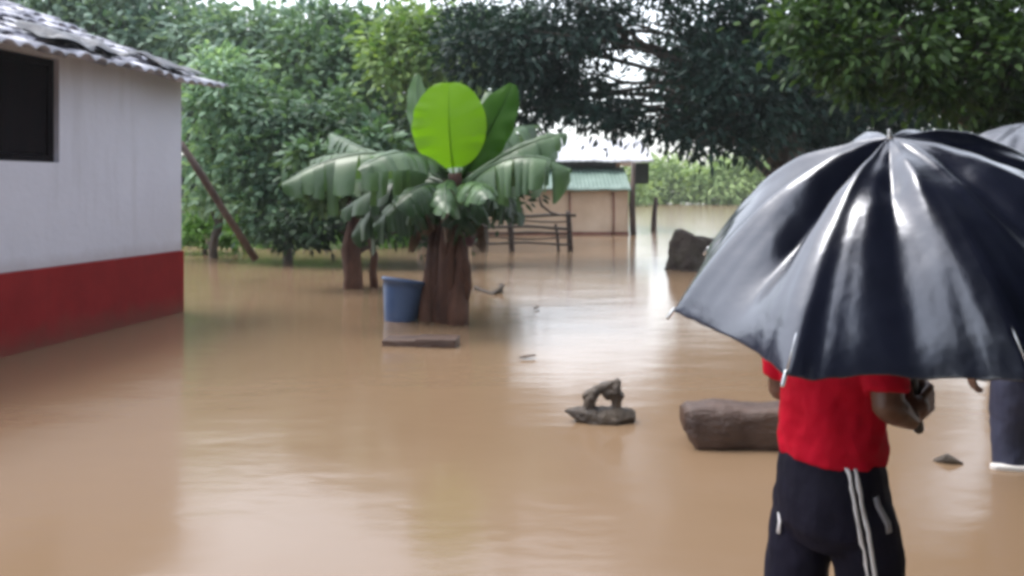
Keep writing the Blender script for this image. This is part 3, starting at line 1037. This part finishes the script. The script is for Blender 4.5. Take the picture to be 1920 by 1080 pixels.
# broad stump left of the umbrella
sb = onwater(1292, 505)
mb = MB()
mb.tube([sb + Vector((0, 0, -.3)), sb, at(1290, 480, sb.y), at(1286, 455, sb.y), at(1290, 440, sb.y), at(1292, 437, sb.y)], [.42, .36, .32, .31, .29, .2], 22, jit=.45)
mb.tube([at(1320, 520, sb.y + .1), at(1322, 470, sb.y + .1), at(1326, 446, sb.y + .1)], [.32, .3, .24], 16, jit=.4)
o = mb.build('tree_stump', M['mossy'], origin=sb, remesh=.025, relax=2)
disp(o, .06, .12)
tag(o, 'broad dark mossy stump standing in the flood at the left edge of the big umbrella', 'tree stump')

# thick log behind the person
a, b = onwater(1285, 838), onwater(1560, 842)
ax = (b - a).normalized()
sdv = Vector((-ax.y, ax.x, 0))
rings = []
nl = 26
for i in range(nl + 1):
    u = i / nl
    c = a.lerp(b, u) + Vector((0, .07, .09))
    shrink = 1 if 0 < i < nl else .82
    ring = []
    for j in range(20):
        an = 2 * math.pi * j / 20
        ca, sa = math.cos(an), math.sin(an)
        ex = .55
        x = .13 * math.copysign(abs(ca) ** ex, ca)
        z = .115 * math.copysign(abs(sa) ** ex, sa)
        k = 1 + .12 * noise.noise(Vector((u * 4, ca * 1.5, sa * 1.5)))
        slant = .03 * (sa < 0) * (-sa) * (u < .06)
        ring.append(c + sdv * x * k * shrink + Vector((0, 0, z * k * shrink)) + ax * (slant * 2))
    rings.append(ring)
mb = MB()
mb.rings(rings)
o = mb.build('log', M['log'], origin=a)
disp(o, .015, .08)
tag(o, 'thick dark brown log lying in the water just left of the person in red', 'log')

s1 = onwater(1778, 868)
mb = MB()
mb.tube([s1 + Vector((-.04, .02, 0)), s1 + Vector((0, 0, .02)), s1 + Vector((.05, -.01, .0))], [.02, .028, .015], 8, jit=.5, balls=True)
o = mb.build('wood_scrap', M['drift'], origin=s1)
tag(o, 'tiny dark wood scrap floating to the right of the person in red', 'wood scrap')

for lab_, q_, an_ in (('single floating leaf on the pale reflection, above the tree root', (990, 672), .4), ('single floating leaf below the right end of the fence', (1006, 580), 1.2)):
    c_ = onwater(*q_, z=.004)
    mb = MB()
    d_ = Vector((math.cos(an_), math.sin(an_), 0))
    n_ = Vector((-d_.y, d_.x, 0))
    rows = [[c_ + d_ * (u - .5) * .13 + n_ * v * .03 * math.sin(math.pi * min(1, u * .96 + .02)) + Vector((0, 0, .006 + abs(v) * .012 + .008 * u * u)) for v in (-1, 0, 1)] for u in np.linspace(0, 1, 8)]
    mb.rings(rows, cap=False, closed=False)
    mb.tube([c_ - d_ * .09 + Vector((0, 0, .004)), c_ - d_ * .06 + Vector((0, 0, .008))], .002, 5)
    o = mb.build('floating_leaf', M['deadleaf'], origin=c_)
    tag(o, lab_, 'leaf', 'leaves floating on the flood')

# ------------------------------------------------------------------ shed across the flood
DS = 23.1
sx0, sx1 = at(860, 440, DS).x, at(1178, 440, DS).x
shed = thing('shed', 'low mud walled shed with a grey green roof across the flood', 'shed', (sx0 + (sx1 - sx0) / 2, DS, 0))


def yz(px, py, d_):
    return at(px, py, d_)


mb = MB()
mb.box(((sx0 + sx1) / 2, DS + .1, .62), sx1 - sx0, .2, 1.24)
mb.build('front_wall', M['mud'], shed, smooth=False)
mb = MB()
mb.box(((sx0 + sx1) / 2, DS + .095, -.17), sx1 - sx0 + .03, .24, .5)
mb.build('wall_base', M['mudbase'], shed, smooth=False)
for xx in (sx0 + .1, sx1 - .1):
    mb = MB()
    mb.rings([[Vector((xx + q, y, z)) for y, z in ((DS + .205, -.3), (DS + 5.2, -.3), (DS + 5.2, 2.0), (DS + 3.4, 2.6), (DS + 1.7, 2.05), (DS + 1.5, 1.5), (DS + .205, 1.22))] for q in (-.09, .09)])
    mb.build('side_wall', M['mud'], shed, smooth=False)
mb = MB()
mb.box(((sx0 + sx1) / 2, DS + 5.3, .85), sx1 - sx0, .18, 2.3)
mb.build('back_wall', M['mud'], shed, smooth=False)


def corr(x0, x1, ya, za, yb, zb, name, mat, parent, pitch=.11):
    n_ = int((x1 - x0) / pitch * 6)
    rows = []
    for v in np.linspace(0, 1, 8):
        rows.append([Vector((x0 + (x1 - x0) * i / n_, ya + (yb - ya) * v, za + (zb - za) * v + .008 * math.sin(2 * math.pi * (x1 - x0) * i / n_ / pitch)
                             + .03 * noise.noise(Vector((i * .05, v * 3, za))))) for i in range(n_ + 1)])
    mb_ = MB()
    mb_.rings(rows, cap=False, closed=False)
    o_ = mb_.build(name, mat, parent)
    md = o_.modifiers.new('t', 'SOLIDIFY')
    md.thickness = .03
    return o_


corr(sx0 - .25, sx1 + .06, DS - .22, 1.22, DS + 1.45, 1.86, 'porch_roof', M['shedroof'], shed)
mb = MB()
mb.box(((sx0 + sx1) / 2, DS + 1.6, 1.2), sx1 - sx0 - .3, .16, 1.9)
mb.build('upper_wall', M['greywall'], shed, smooth=False)
xr = at(1224, 300, DS + 1.2).x
corr(sx0 - .1, xr, DS + 1.0, 2.02, DS + 3.4, 2.75, 'roof', M['tinroof'], shed, pitch=.2)
corr(sx0 - .1, xr, DS + 3.42, 2.755, DS + 5.8, 2.02, 'roof', M['tinroof'], shed, pitch=.2)
mb = MB()
px_ = at(1187, 440, DS).x
mb.tube([Vector((px_, DS - .1, -.35)), Vector((px_ - .03, DS - .05, .8)), Vector((px_ + .02, DS + .1, 1.95))], [.085, .075, .06], 8, jit=.3)
mb.build('corner_post', M['darkwood'], shed)
mb = MB()
mb.box((at(1204, 320, DS + .9).x, DS + 1.3, 1.68), .5, .06, .6)
mb.build('overhang_shade', M['shedbox'], shed, smooth=False, bevel=.01)  # dark panel stands in for the shade under the roof overhang
for px2 in (1068, 1150):
    mb = MB()
    mb.tube([at(px2, 442, DS - .05), at(px2 + 1, 400, DS - .05), at(px2, 360, DS - .05)], [.03, .026, .03], 7, jit=.3)
    mb.build('wall_batten', M['mudbase'], shed)

# post standing in the far water
a, b = onwater(1226, 431), at(1238, 370, 25)
b = Vector((b.x, a.y, CH - (370 - 350) / F * a.y))
mb = MB()
mb.tube([a + Vector((-.05, 0, -.35)), a, a.lerp(b, .5) + Vector((-.02, 0, 0)), b], [.09, .085, .075, .06], 8, jit=.3)
o = mb.build('wooden_post', M['darkwood'], origin=a)
tag(o, 'dark leaning wooden post standing in the flood right of the shed', 'post')

# fence in front of the shed
DF = 17.3
fence = thing('fence', 'brown wooden rail fence standing in the flood in front of the shed', 'fence', onwater(1010, 470))
for px1, yt, r in ((958, 400, .055), (1068, 396, .05), (1045, 420, .03), (905, 405, .045)):
    mb = MB()
    p0 = onwater(px1 + 2, 470)
    mb.tube([p0 + Vector((0, 0, -.35)), p0, at(px1, (yt + 470) / 2, DF), at(px1 - 3, yt, DF)], [r * 1.2, r * 1.15, r, r * .9], 8, jit=.4)
    mb.build('fence_post', M['darkwood'], fence)
for (xa, ya, xb, yb, r) in ((880, 403, 1080, 405, .03), (875, 413, 1070, 415, .016), (870, 424, 1072, 428, .028), (875, 436, 1070, 438, .02), (875, 446, 1070, 447, .018), (880, 456, 1070, 457, .024)):
    mb = MB()
    pa_, pb_ = at(xa, ya, DF - .05), at(xb, yb, DF - .05)
    mb.tube([pa_.lerp(pb_, s) + Vector((0, 0, .02 * math.sin(s * 8 + ya))) for s in np.linspace(0, 1, 8)], r, 7, jit=.4)
    mb.build('rail', M['drift'], fence)
mb = MB()
mb.tube([at(1012, 362, 16.9), at(1012, 376, 16.9), at(1016, 386, 16.9), at(1032, 398, 17), at(1052, 404, 17.1)], [.018, .028, .03, .025, .02], 7, jit=.4)
o = mb.build('branch', M['darkwood'], origin=at(1010, 380, 16.9))
tag(o, 'dark crooked branch resting on the top rail of the fence', 'branch')

# ------------------------------------------------------------------ umbrellas


def umbrella(name, label, C, n, Rr, h, ph, NR, shaft, mat, group, tension=True, a=None, seed=0):
    C, n = Vector(C), Vector(n).normalized()
    a = n.cross(Vector((0, 0, 1)))
    if a.length < 1e-3:
        a = Vector((1, 0, 0))
    a.normalize()
    b = n.cross(a)
    A = C + n * h
    t = thing(name, label, 'umbrella', A - n * shaft, 0, group)
    hn = math.pi / NR
    sag = [1.1, .4, .3, .55, .8, 1.2, .6, 1.0]

    def pt(th, s, lift=0):
        k = round((th - ph) / (2 * hn))
        dl = (th - ph) - k * 2 * hn
        chord = math.cos(hn) / math.cos(hn - abs(dl))
        x = abs(dl) / hn
        mixf = (1 - .9 * s ** 1.0) + .9 * s * chord
        rr_ = Rr * s * mixf
        rr_ -= Rr * .05 * (s ** 3) * (1 - x) * 0 + Rr * .055 * (s ** 4) * (x if x < 1 else 1) * (2 - x) * .9
        z = h * (1 - s ** 2.0)
        pi_ = int(math.floor((th - ph) / (2 * hn))) % NR
        z -= .075 * sag[pi_ % 8] * h / .3 * math.sin(math.pi * min(1, s)) ** 1 * (x ** 1.3) * .9
        if s > .05:
            # radial tension folds
            q = Vector((math.cos(th) * 3, math.sin(th) * 3, s * 1.2 + seed))
            z += .008 * noise.noise(Vector((th * 2.5, s * 9, seed + 2))) * (1 - s) * min(1, s * 6)
            z += .02 * noise.noise(q * 1.5) * min(1, s * 3)
            z += .008 * noise.noise(Vector((th * 9, s * 2.2, seed))) * s
            # gathers converging on rib tips
            gx = (1 - x)
            z += .012 * math.sin(dl * 60) * (gx ** 2) * max(0, s - .45) * 1.6
        return C + a * (rr_ * math.cos(th)) + b * (rr_ * math.sin(th)) + n * (z + lift)
    nu, nv = NR * 18, 34
    rows = []
    for j in range(nv + 1):
        s = .012 + (1 - .012) * j / nv
        rows.append([pt(ph + 2 * math.pi * i / nu, s) for i in range(nu)])
    mb = MB()
    mb.rings(rows, cap=False)
    o = mb.build('canopy', mat, t)
    md = o.modifiers.new('t', 'SOLIDIFY')
    md.thickness = .0015
    sd_ = o.modifiers.new('s', 'SUBSURF')
    sd_.levels = 1
    sd_.render_levels = 1
    for k in range(NR):
        th = ph + 2 * math.pi * k / NR
        mb = MB()
        rib = [pt(th, s, -.007) for s in np.linspace(.03, .985, 12)]
        mb.tube(rib, .0025, 6)
        r = mb.build('rib', M['metal'], t)
        mb = MB()
        tip = pt(th, 1.0, -.003)
        dr = (tip - pt(th, .93, -.003)).normalized()
        mb.tube([tip - dr * .012, tip + dr * .014], [.004, .0045], 7, balls=True)
        mb.build('rib_tip', M['metal'], t)
        mb = MB()
        mb.tube([A - n * (h * 1.35), pt(th, .52, -.01)], .002, 5)
        mb.build('stretcher', M['metal'], t)
    mb = MB()
    mb.tube([A + n * .0, A - n * (shaft - .09)], .0065, 10)
    mb.build('shaft', M['metal'], t)
    mb = MB()
    mb.tube([A - n * .004, A + n * .006, A + n * .016], [.009, .006, .0035], 10, balls=True)
    mb.build('tip', M['metal'], t)
    mb = MB()
    hp0 = A - n * (shaft - .13)
    mb.tube([hp0, hp0 - n * .02, hp0 - n * .10, hp0 - n * .13], [.009, .0115, .0115, .013], 12, balls=True)
    mb.build('handle', M['handle'], t)
    mb = MB()
    mb.tube([A - n * (h * 1.28), A - n * (h * 1.45)], .011, 10, balls=True)
    mb.build('runner', M['handle'], t)
    return t, A, n


KS = 1.10
u1n = Vector((-.2189, -.2692, 1)).normalized()
u1C = Vector((.8231 * KS, 1.7967 * KS, CH - .1768 * KS))
U1, U1A, u1n = umbrella('umbrella', 'large shiny black umbrella tilted back over the person in the red shirt', u1C, u1n, .492 * KS, .292 * KS, .6328, 8, .74,
                        M['nylon'], 'umbrellas held in the flood')
u2n = Vector((-.06, .02, 1)).normalized()
U2A_ = Vector((2.43, 4.0, 1.60))
U2, U2A, u2n = umbrella('umbrella', 'grey umbrella showing behind the top right of the large black one', U2A_ - u2n * .24, u2n, .54, .24, .3, 8, .8,
                        M['greynylon'], 'umbrellas held in the flood', seed=4)

# ------------------------------------------------------------------ people


def loft(mb, secs, R, o, n=24):
    """secs: (centre xyz local, half width x, half depth y)"""
    rings = []
    for c, a_, b_ in secs:
        rings.append([o + R @ Vector((c[0] + a_ * math.cos(2 * math.pi * j / n), c[1] + b_ * math.sin(2 * math.pi * j / n), c[2])) for j in range(n)])
    mb.rings(rings)


def grip_hand(mb, H, u, w_, side, k=1.0):
    """closed hand round a shaft at H (axis u up), forearm direction w_, side +1 right hand"""
    u = u.normalized()
    w_ = (w_ - u * w_.dot(u)).normalized()
    s_ = w_.cross(u).normalized() * side

    def q(a_, b_, c_):
        return H + (w_ * a_ + s_ * b_ + u * c_) * k
    wrist = q(-.078, .022, -.012)
    for i in range(4):
        c_ = (1.5 - i) * .0195
        r = [.0088, .0092, .0088, .0078][i] * k
        kn = q(.034 - .003 * abs(i - 1), .026, c_)
        mb.tube([wrist + u * c_ * .45 * k, wrist.lerp(kn, .5) + u * c_ * .25 * k, kn], [.014 * k, .0125 * k, .0105 * k], 8, balls=True)
        mb.tube([kn, q(.046, .006, c_), q(.036, -.018, c_), q(.012, -.026, c_), q(-.010, -.019, c_ - .002)], [r * 1.15, r * 1.08, r, r * .95, r * .85], 8, balls=True)
    mb.tube([wrist + u * .012, q(-.04, .008, .03), q(-.015, -.008, .045), q(.008, -.024, .046), q(.026, -.026, .036)], [.013 * k, .0135 * k, .011 * k, .0098 * k, .0085 * k], 8, balls=True)
    mb.ellipsoid(q(-.03, .02, 0), (.03 * k, .03 * k, .03 * k))
    return wrist


def open_hand(mb, W, d_, pn, across, k=1.0, curl=.5):
    """relaxed hand from wrist W: d_ finger direction, pn palm normal, across towards the thumb"""
    d_, pn, across = d_.normalized(), pn.normalized(), across.normalized()
    lens = [.066, .073, .068, .054]
    for i in range(4):
        ac = (1.5 - i) * .0185
        kn = W + (d_ * (.088 - .004 * abs(i - 1)) + across * ac) * k
        mb.tube([W + across * ac * .5 * k, W.lerp(kn, .5) + across * ac * .2 * k, kn], [.014 * k, .012 * k, .0105 * k], 8, balls=True)
        p_ = kn
        ang = .15 + .1 * i * curl
        path = [p_]
        for f_, part_ in enumerate((.45, .32, .23)):
            ang += curl * (.5, .7, .5)[f_]
            p_ = p_ + (d_ * math.cos(ang) + pn * math.sin(ang) + across * ac * 1.2) .normalized() * lens[i] * part_ * k * 1.15
            path.append(p_)
        mb.tube(path, [.0095 * k, .0086 * k, .008 * k, .007 * k], 8, balls=True)
    b0 = W + (d_ * .018 + across * .018) * k
    p1_ = b0 + (d_ * .028 + across * .028 + pn * .012) * k
    p2_ = p1_ + (d_ * .03 + across * .012 + pn * .012) * k
    p3_ = p2_ + (d_ * .024 + across * .0 + pn * .01) * k
    mb.tube([b0, p1_, p2_, p3_], [.014 * k, .0125 * k, .0098 * k, .0078 * k], 8, balls=True)


def person(name, label, base, yaw, rel, lel, grip, lhand, hk, shirt_mat, leg_mat, height=1.58, hipw=1.0, sleeve=.8, extra=None):
    stv = extra.get('stride', 0)
    """local frame: x right, y forward, z up; yaw: facing = (sin yaw, cos yaw)"""
    base = Vector(base)
    t = thing(name, label, 'person', base)
    R = Matrix.Rotation(-yaw, 3, 'Z')
    k = height / 1.58

    def L(x, y, z):
        return base + R @ Vector((x * k, y * k, z * k))
    fwd, rgt = R @ Vector((0, 1, 0)), R @ Vector((1, 0, 0))
    rs, ls = L(.158, 0, 1.275), L(-.158, 0, 1.275)
    mb = MB()
    loft(mb, [((0, 0, .72), .12, .08), ((0, 0, .80), .14, .09), ((0, 0, .90), .13, .085), ((0, 0, .98), .125, .085), ((0, .005, 1.1), .14, .095),
              ((0, 0, 1.22), .15, .095), ((0, -.005, 1.29), .12, .07), ((0, -.005, 1.33), .06, .055), ((0, .003, 1.38), .048, .05), ((0, .012, 1.42), .048, .052)], R, base if k == 1 else base, 24)
    # head
    hc = L(0, .02, 1.475)
    mb.ellipsoid(hc, (.074 * k, .092 * k, .105 * k), R, 20, 14)
    mb.ellipsoid(L(0, .045, 1.42), (.052 * k, .055 * k, .055 * k), R)       # jaw
    mb.tube([L(0, .108, 1.485), L(0, .125, 1.455)], [.009, .015], 8, balls=True)   # nose
    mb.tube([L(-.022, .1, 1.424), L(0, .108, 1.426), L(.022, .1, 1.424)], [.006, .009, .006], 8, balls=True)
    mb.tube([L(-.04, .097, 1.503), L(0, .108, 1.5), L(.04, .097, 1.503)], [.009, .008, .009], 8, balls=True)
    for sx in (-1, 1):
        mb.ellipsoid(L(sx * .077, .012, 1.47), (.010, .02, .031), R)
        hipj, knee, ank = L(sx * .08, sx * stv * .15, .80), L(sx * .09, .015 + sx * stv, .44), L(sx * .09, -.01 + sx * stv * 1.3, .07)
        mb.tube([hipj, hipj.lerp(knee, .5), knee, knee.lerp(ank, .35), ank], [.07 * k, .064 * k, .05 * k, .05 * k, .034 * k], 14, balls=True)
        mb.tube([ank, L(sx * .095, .06 + sx * stv * 1.3, .035), L(sx * .1, .15 + sx * stv * 1.3, .022)], [.04, .036, .022], 10, balls=True)
    rel, lel = Vector(rel), Vector(lel)
    # right arm with gripping hand
    H, u = grip
    wd = (H - rel)
    wdp = (wd - u * wd.dot(u)).normalized()
    wr = grip_hand(mb, H, u, wd, 1, hk)
    mb.tube([rs, rs.lerp(rel, .5), rel], [.05 * k, .042 * k, .035 * k], 14, balls=True)
    mb.tube([rel, rel.lerp(wr, .35), wr], [.036 * k, .036 * k, .023 * k], 14, balls=True)
    lw_, ld, lp, la = lhand
    lw_ = Vector(lw_)
    mb.tube([ls, ls.lerp(lel, .5), lel], [.05 * k, .042 * k, .035 * k], 14, balls=True)
    mb.tube([lel, lel.lerp(lw_, .35), lw_], [.036 * k, .036 * k, .023 * k], 14, balls=True)
    open_hand(mb, lw_, Vector(ld), Vector(lp), Vector(la), hk)
    mb.build('body', M['skin'], t, remesh=.0045, relax=2)
    # eyes and hair
    for sx in (-1, 1):
        e = MB()
        e.ellipsoid(L(sx * .031, .092, 1.481), (.012, .012, .0085), R)
        eo = e.build('eye', M['eye'], t)
        e = MB()
        e.ellipsoid(L(sx * .031, .1015, 1.481), (.0052, .004, .0052), R)
        part(e, 'iris', M['pupil'], eo)
        eo.children[0].matrix_parent_inverse = Matrix.Translation(-base)
    hb = MB()
    hb.ellipsoid(L(0, .002, 1.50), (.084 * k, .098 * k, .095 * k), R, 22, 16)
    hb.ellipsoid(L(0, -.03, 1.46), (.078 * k, .075 * k, .085 * k), R, 22, 16)
    ho = hb.build('hair', M['hair'], t, remesh=.007, relax=3)
    disp(ho, .008, .02)
    # shirt
    sh = MB()
    hem0 = extra.get('hem', .875)
    loft(sh, [((0, 0, hem0), .150 * hipw, .121), ((0, 0, hem0 + .03), .150 * hipw, .120), ((0, 0, .99), .146, .116), ((0, .005, 1.1), .150, .114),
              ((0, 0, 1.22), .162, .106), ((0, -.005, 1.295), .125, .08), ((0, -.005, 1.325), .068, .062)], R, base, 28)
    for sj, ej in ((rs, rel), (ls, lel)):
        sv = sj.lerp(ej, sleeve)
        sh.tube([sj, sj.lerp(sv, .5), sv], [.058 * k, .053 * k, .051 * k], 16)
    so_ = sh.build('shirt', shirt_mat, t, remesh=.007, relax=4)
    disp(so_, .022, .09)
    disp(so_, .010, .035)
    # trousers
    tr = MB()
    lw = extra.get('legw', 1.0)
    loft(tr, [((0, 0, .72), .12, .10), ((0, 0, .77), .162 * hipw, .128), ((0, 0, .84), .162 * hipw, .130), ((0, 0, .95), .14, .112)], R, base, 28)
    for sx in (-1, 1):
        hj, kn, an_ = L(sx * .078, sx * stv * .15, .80), L(sx * .096, .015 + sx * stv, .44), L(sx * .096, -.01 + sx * stv * 1.3, .12)
        tr.tube([hj, hj.lerp(kn, .25), hj.lerp(kn, .55), kn, kn.lerp(an_, .5), an_], [.085, .1 * lw, .09 * lw, .078 * lw, .072 * lw, .068 * lw], 18, balls=True)
    to = tr.build('trousers', leg_mat, t, remesh=.007, relax=4)
    disp(to, .022, .13)
    disp(to, .003, .03)
    return t, to, L, R


# person 1: seen from behind, turned to the right, holding the umbrella shaft
HUP = U1A - u1n * (.6 * KS + .0)
P1 = Vector((.824, 2.2, -.33))
yaw = math.radians(66)
rel = Vector((.875, 1.985, CH - .51))
lel = Vector((.745, 2.36, CH - .555))
lw_ = Vector((.80, 2.46, CH - .45))
ext = {'hem': .935, 'legw': .86, 'stride': .07}
P, TO, L1, R1 = person('person', 'person in a red shirt and black striped trousers standing under the large black umbrella', P1, yaw, rel, lel,
                       (HUP, u1n), (lw_, (.6, .6, .3), (.5, -.4, .6), (.2, -.5, .8)), .92, M['red'], M['trouser'], height=1.6, hipw=.93, sleeve=.85, extra=ext)


def strip(name, pts, wdt, mat, parent, target, nrm, off=.0025):
    """cloth strip following pts, wrapped onto target"""
    rows = []
    pts = [Vector(p_) for p_ in pts]
    for i, p_ in enumerate(pts):
        tg = (pts[min(i + 1, len(pts) - 1)] - pts[max(0, i - 1)]).normalized()
        sd_ = tg.cross(Vector(nrm)).normalized()
        rows.append([p_ - sd_ * wdt / 2, p_, p_ + sd_ * wdt / 2])
    mb_ = MB()
    mb_.rings(rows, cap=False, closed=False)
    o_ = mb_.build(name, mat, None)
    o_.parent = parent
    o_.matrix_parent_inverse = Matrix.Translation(-P1)
    m_ = o_.modifiers.new('w', 'SHRINKWRAP')
    m_.target = target
    m_.wrap_method = 'NEAREST_SURFACEPOINT'
    m_.wrap_mode = 'ABOVE_SURFACE'
    m_.offset = off
    md = o_.modifiers.new('t', 'SOLIDIFY')
    md.thickness = .001
    return o_


def leg_pts(x0, x1, n_=26, ytop=865, ybot=1200, dep=2.06):
    return [at(x0 + (x1 - x0) * s, ytop + (ybot - ytop) * s, dep) for s in np.linspace(0, 1, n_)]


camd = (0.3, -1, 0)
strip('stripe', leg_pts(1592, 1645, dep=2.04), .011, M['white'], TO, TO, camd)
strip('stripe', leg_pts(1607, 1662, dep=2.04), .011, M['white'], TO, TO, camd)
strip('pale_mark', [at(1644, 932, 2.06), at(1648, 948, 2.06), at(1655, 965, 2.06), at(1662, 982, 2.06), at(1664, 998, 2.06)], .018, M['greymark'], TO, TO, camd)
strip('pale_mark', [at(1452, 962, 2.22), at(1452, 980, 2.22), at(1453, 1000, 2.22)], .014, M['white'], TO, TO, (-1, -.6, 0))  # small white patch on the left side of the trousers

# person 2: half out of frame on the right
P2 = Vector((2.43, 4.0, -.33))
H2 = U2A - u2n * .66
yaw2 = math.radians(-10)
ext2 = {'hem': .80, 'legw': 1.0}
Pq, TO2, L2, R2 = person('person', 'person in dark navy clothes at the right edge, mostly hidden behind the black umbrella', P2, yaw2, (2.63, 3.93, .68), (2.22, 3.95, .68),
                         (H2, u2n), ((2.2, 4.07, .45), (0, .2, -1), (1, 0, 0), (0, 1, .1)), .95, M['navy'], M['navy'], height=1.6, hipw=1.15, sleeve=.95, extra=ext2)
# white sandal-like scrap by the second person's leg
s2 = onwater(1905, 882)
mb = MB()
rings = []
for u_, wv_ in ((0, .009), (.06, .022), (.3, .026), (.6, .02), (.85, .025), (1, .01)):
    c = s2 + Vector((-.1 + .24 * u_, .03 - .05 * u_, .008))
    rings.append([c + Vector((.1 * wv_ * x, wv_ * x, z * .012)) for x, z in ((-1, -1), (1, -1), (1, 1), (-1, 1))])
mb.rings(rings)
o = mb.build('sandal', M['foam'], origin=s2, bevel=.004)
tag(o, 'white rubber sandal sole floating at the right edge by the navy clothed person', 'sandal')

# ------------------------------------------------------------------ rain haze
m, nt = new_mat('rain_haze')
out = N(nt, 'ShaderNodeOutputMaterial')
v = N(nt, 'ShaderNodeVolumePrincipled')
v.inputs['Color'].default_value = (.85, .92, .95, 1)
v.inputs['Density'].default_value = .001
nt.links.new(v.outputs[0], out.inputs['Volume'])
mb = MB()
mb.box((0, 0, 8), 310, 310, 19)
hz = mb.build('haze', m, smooth=False)
tag(hz, 'thin grey rain haze in the air over the yard', 'haze', kind='stuff')
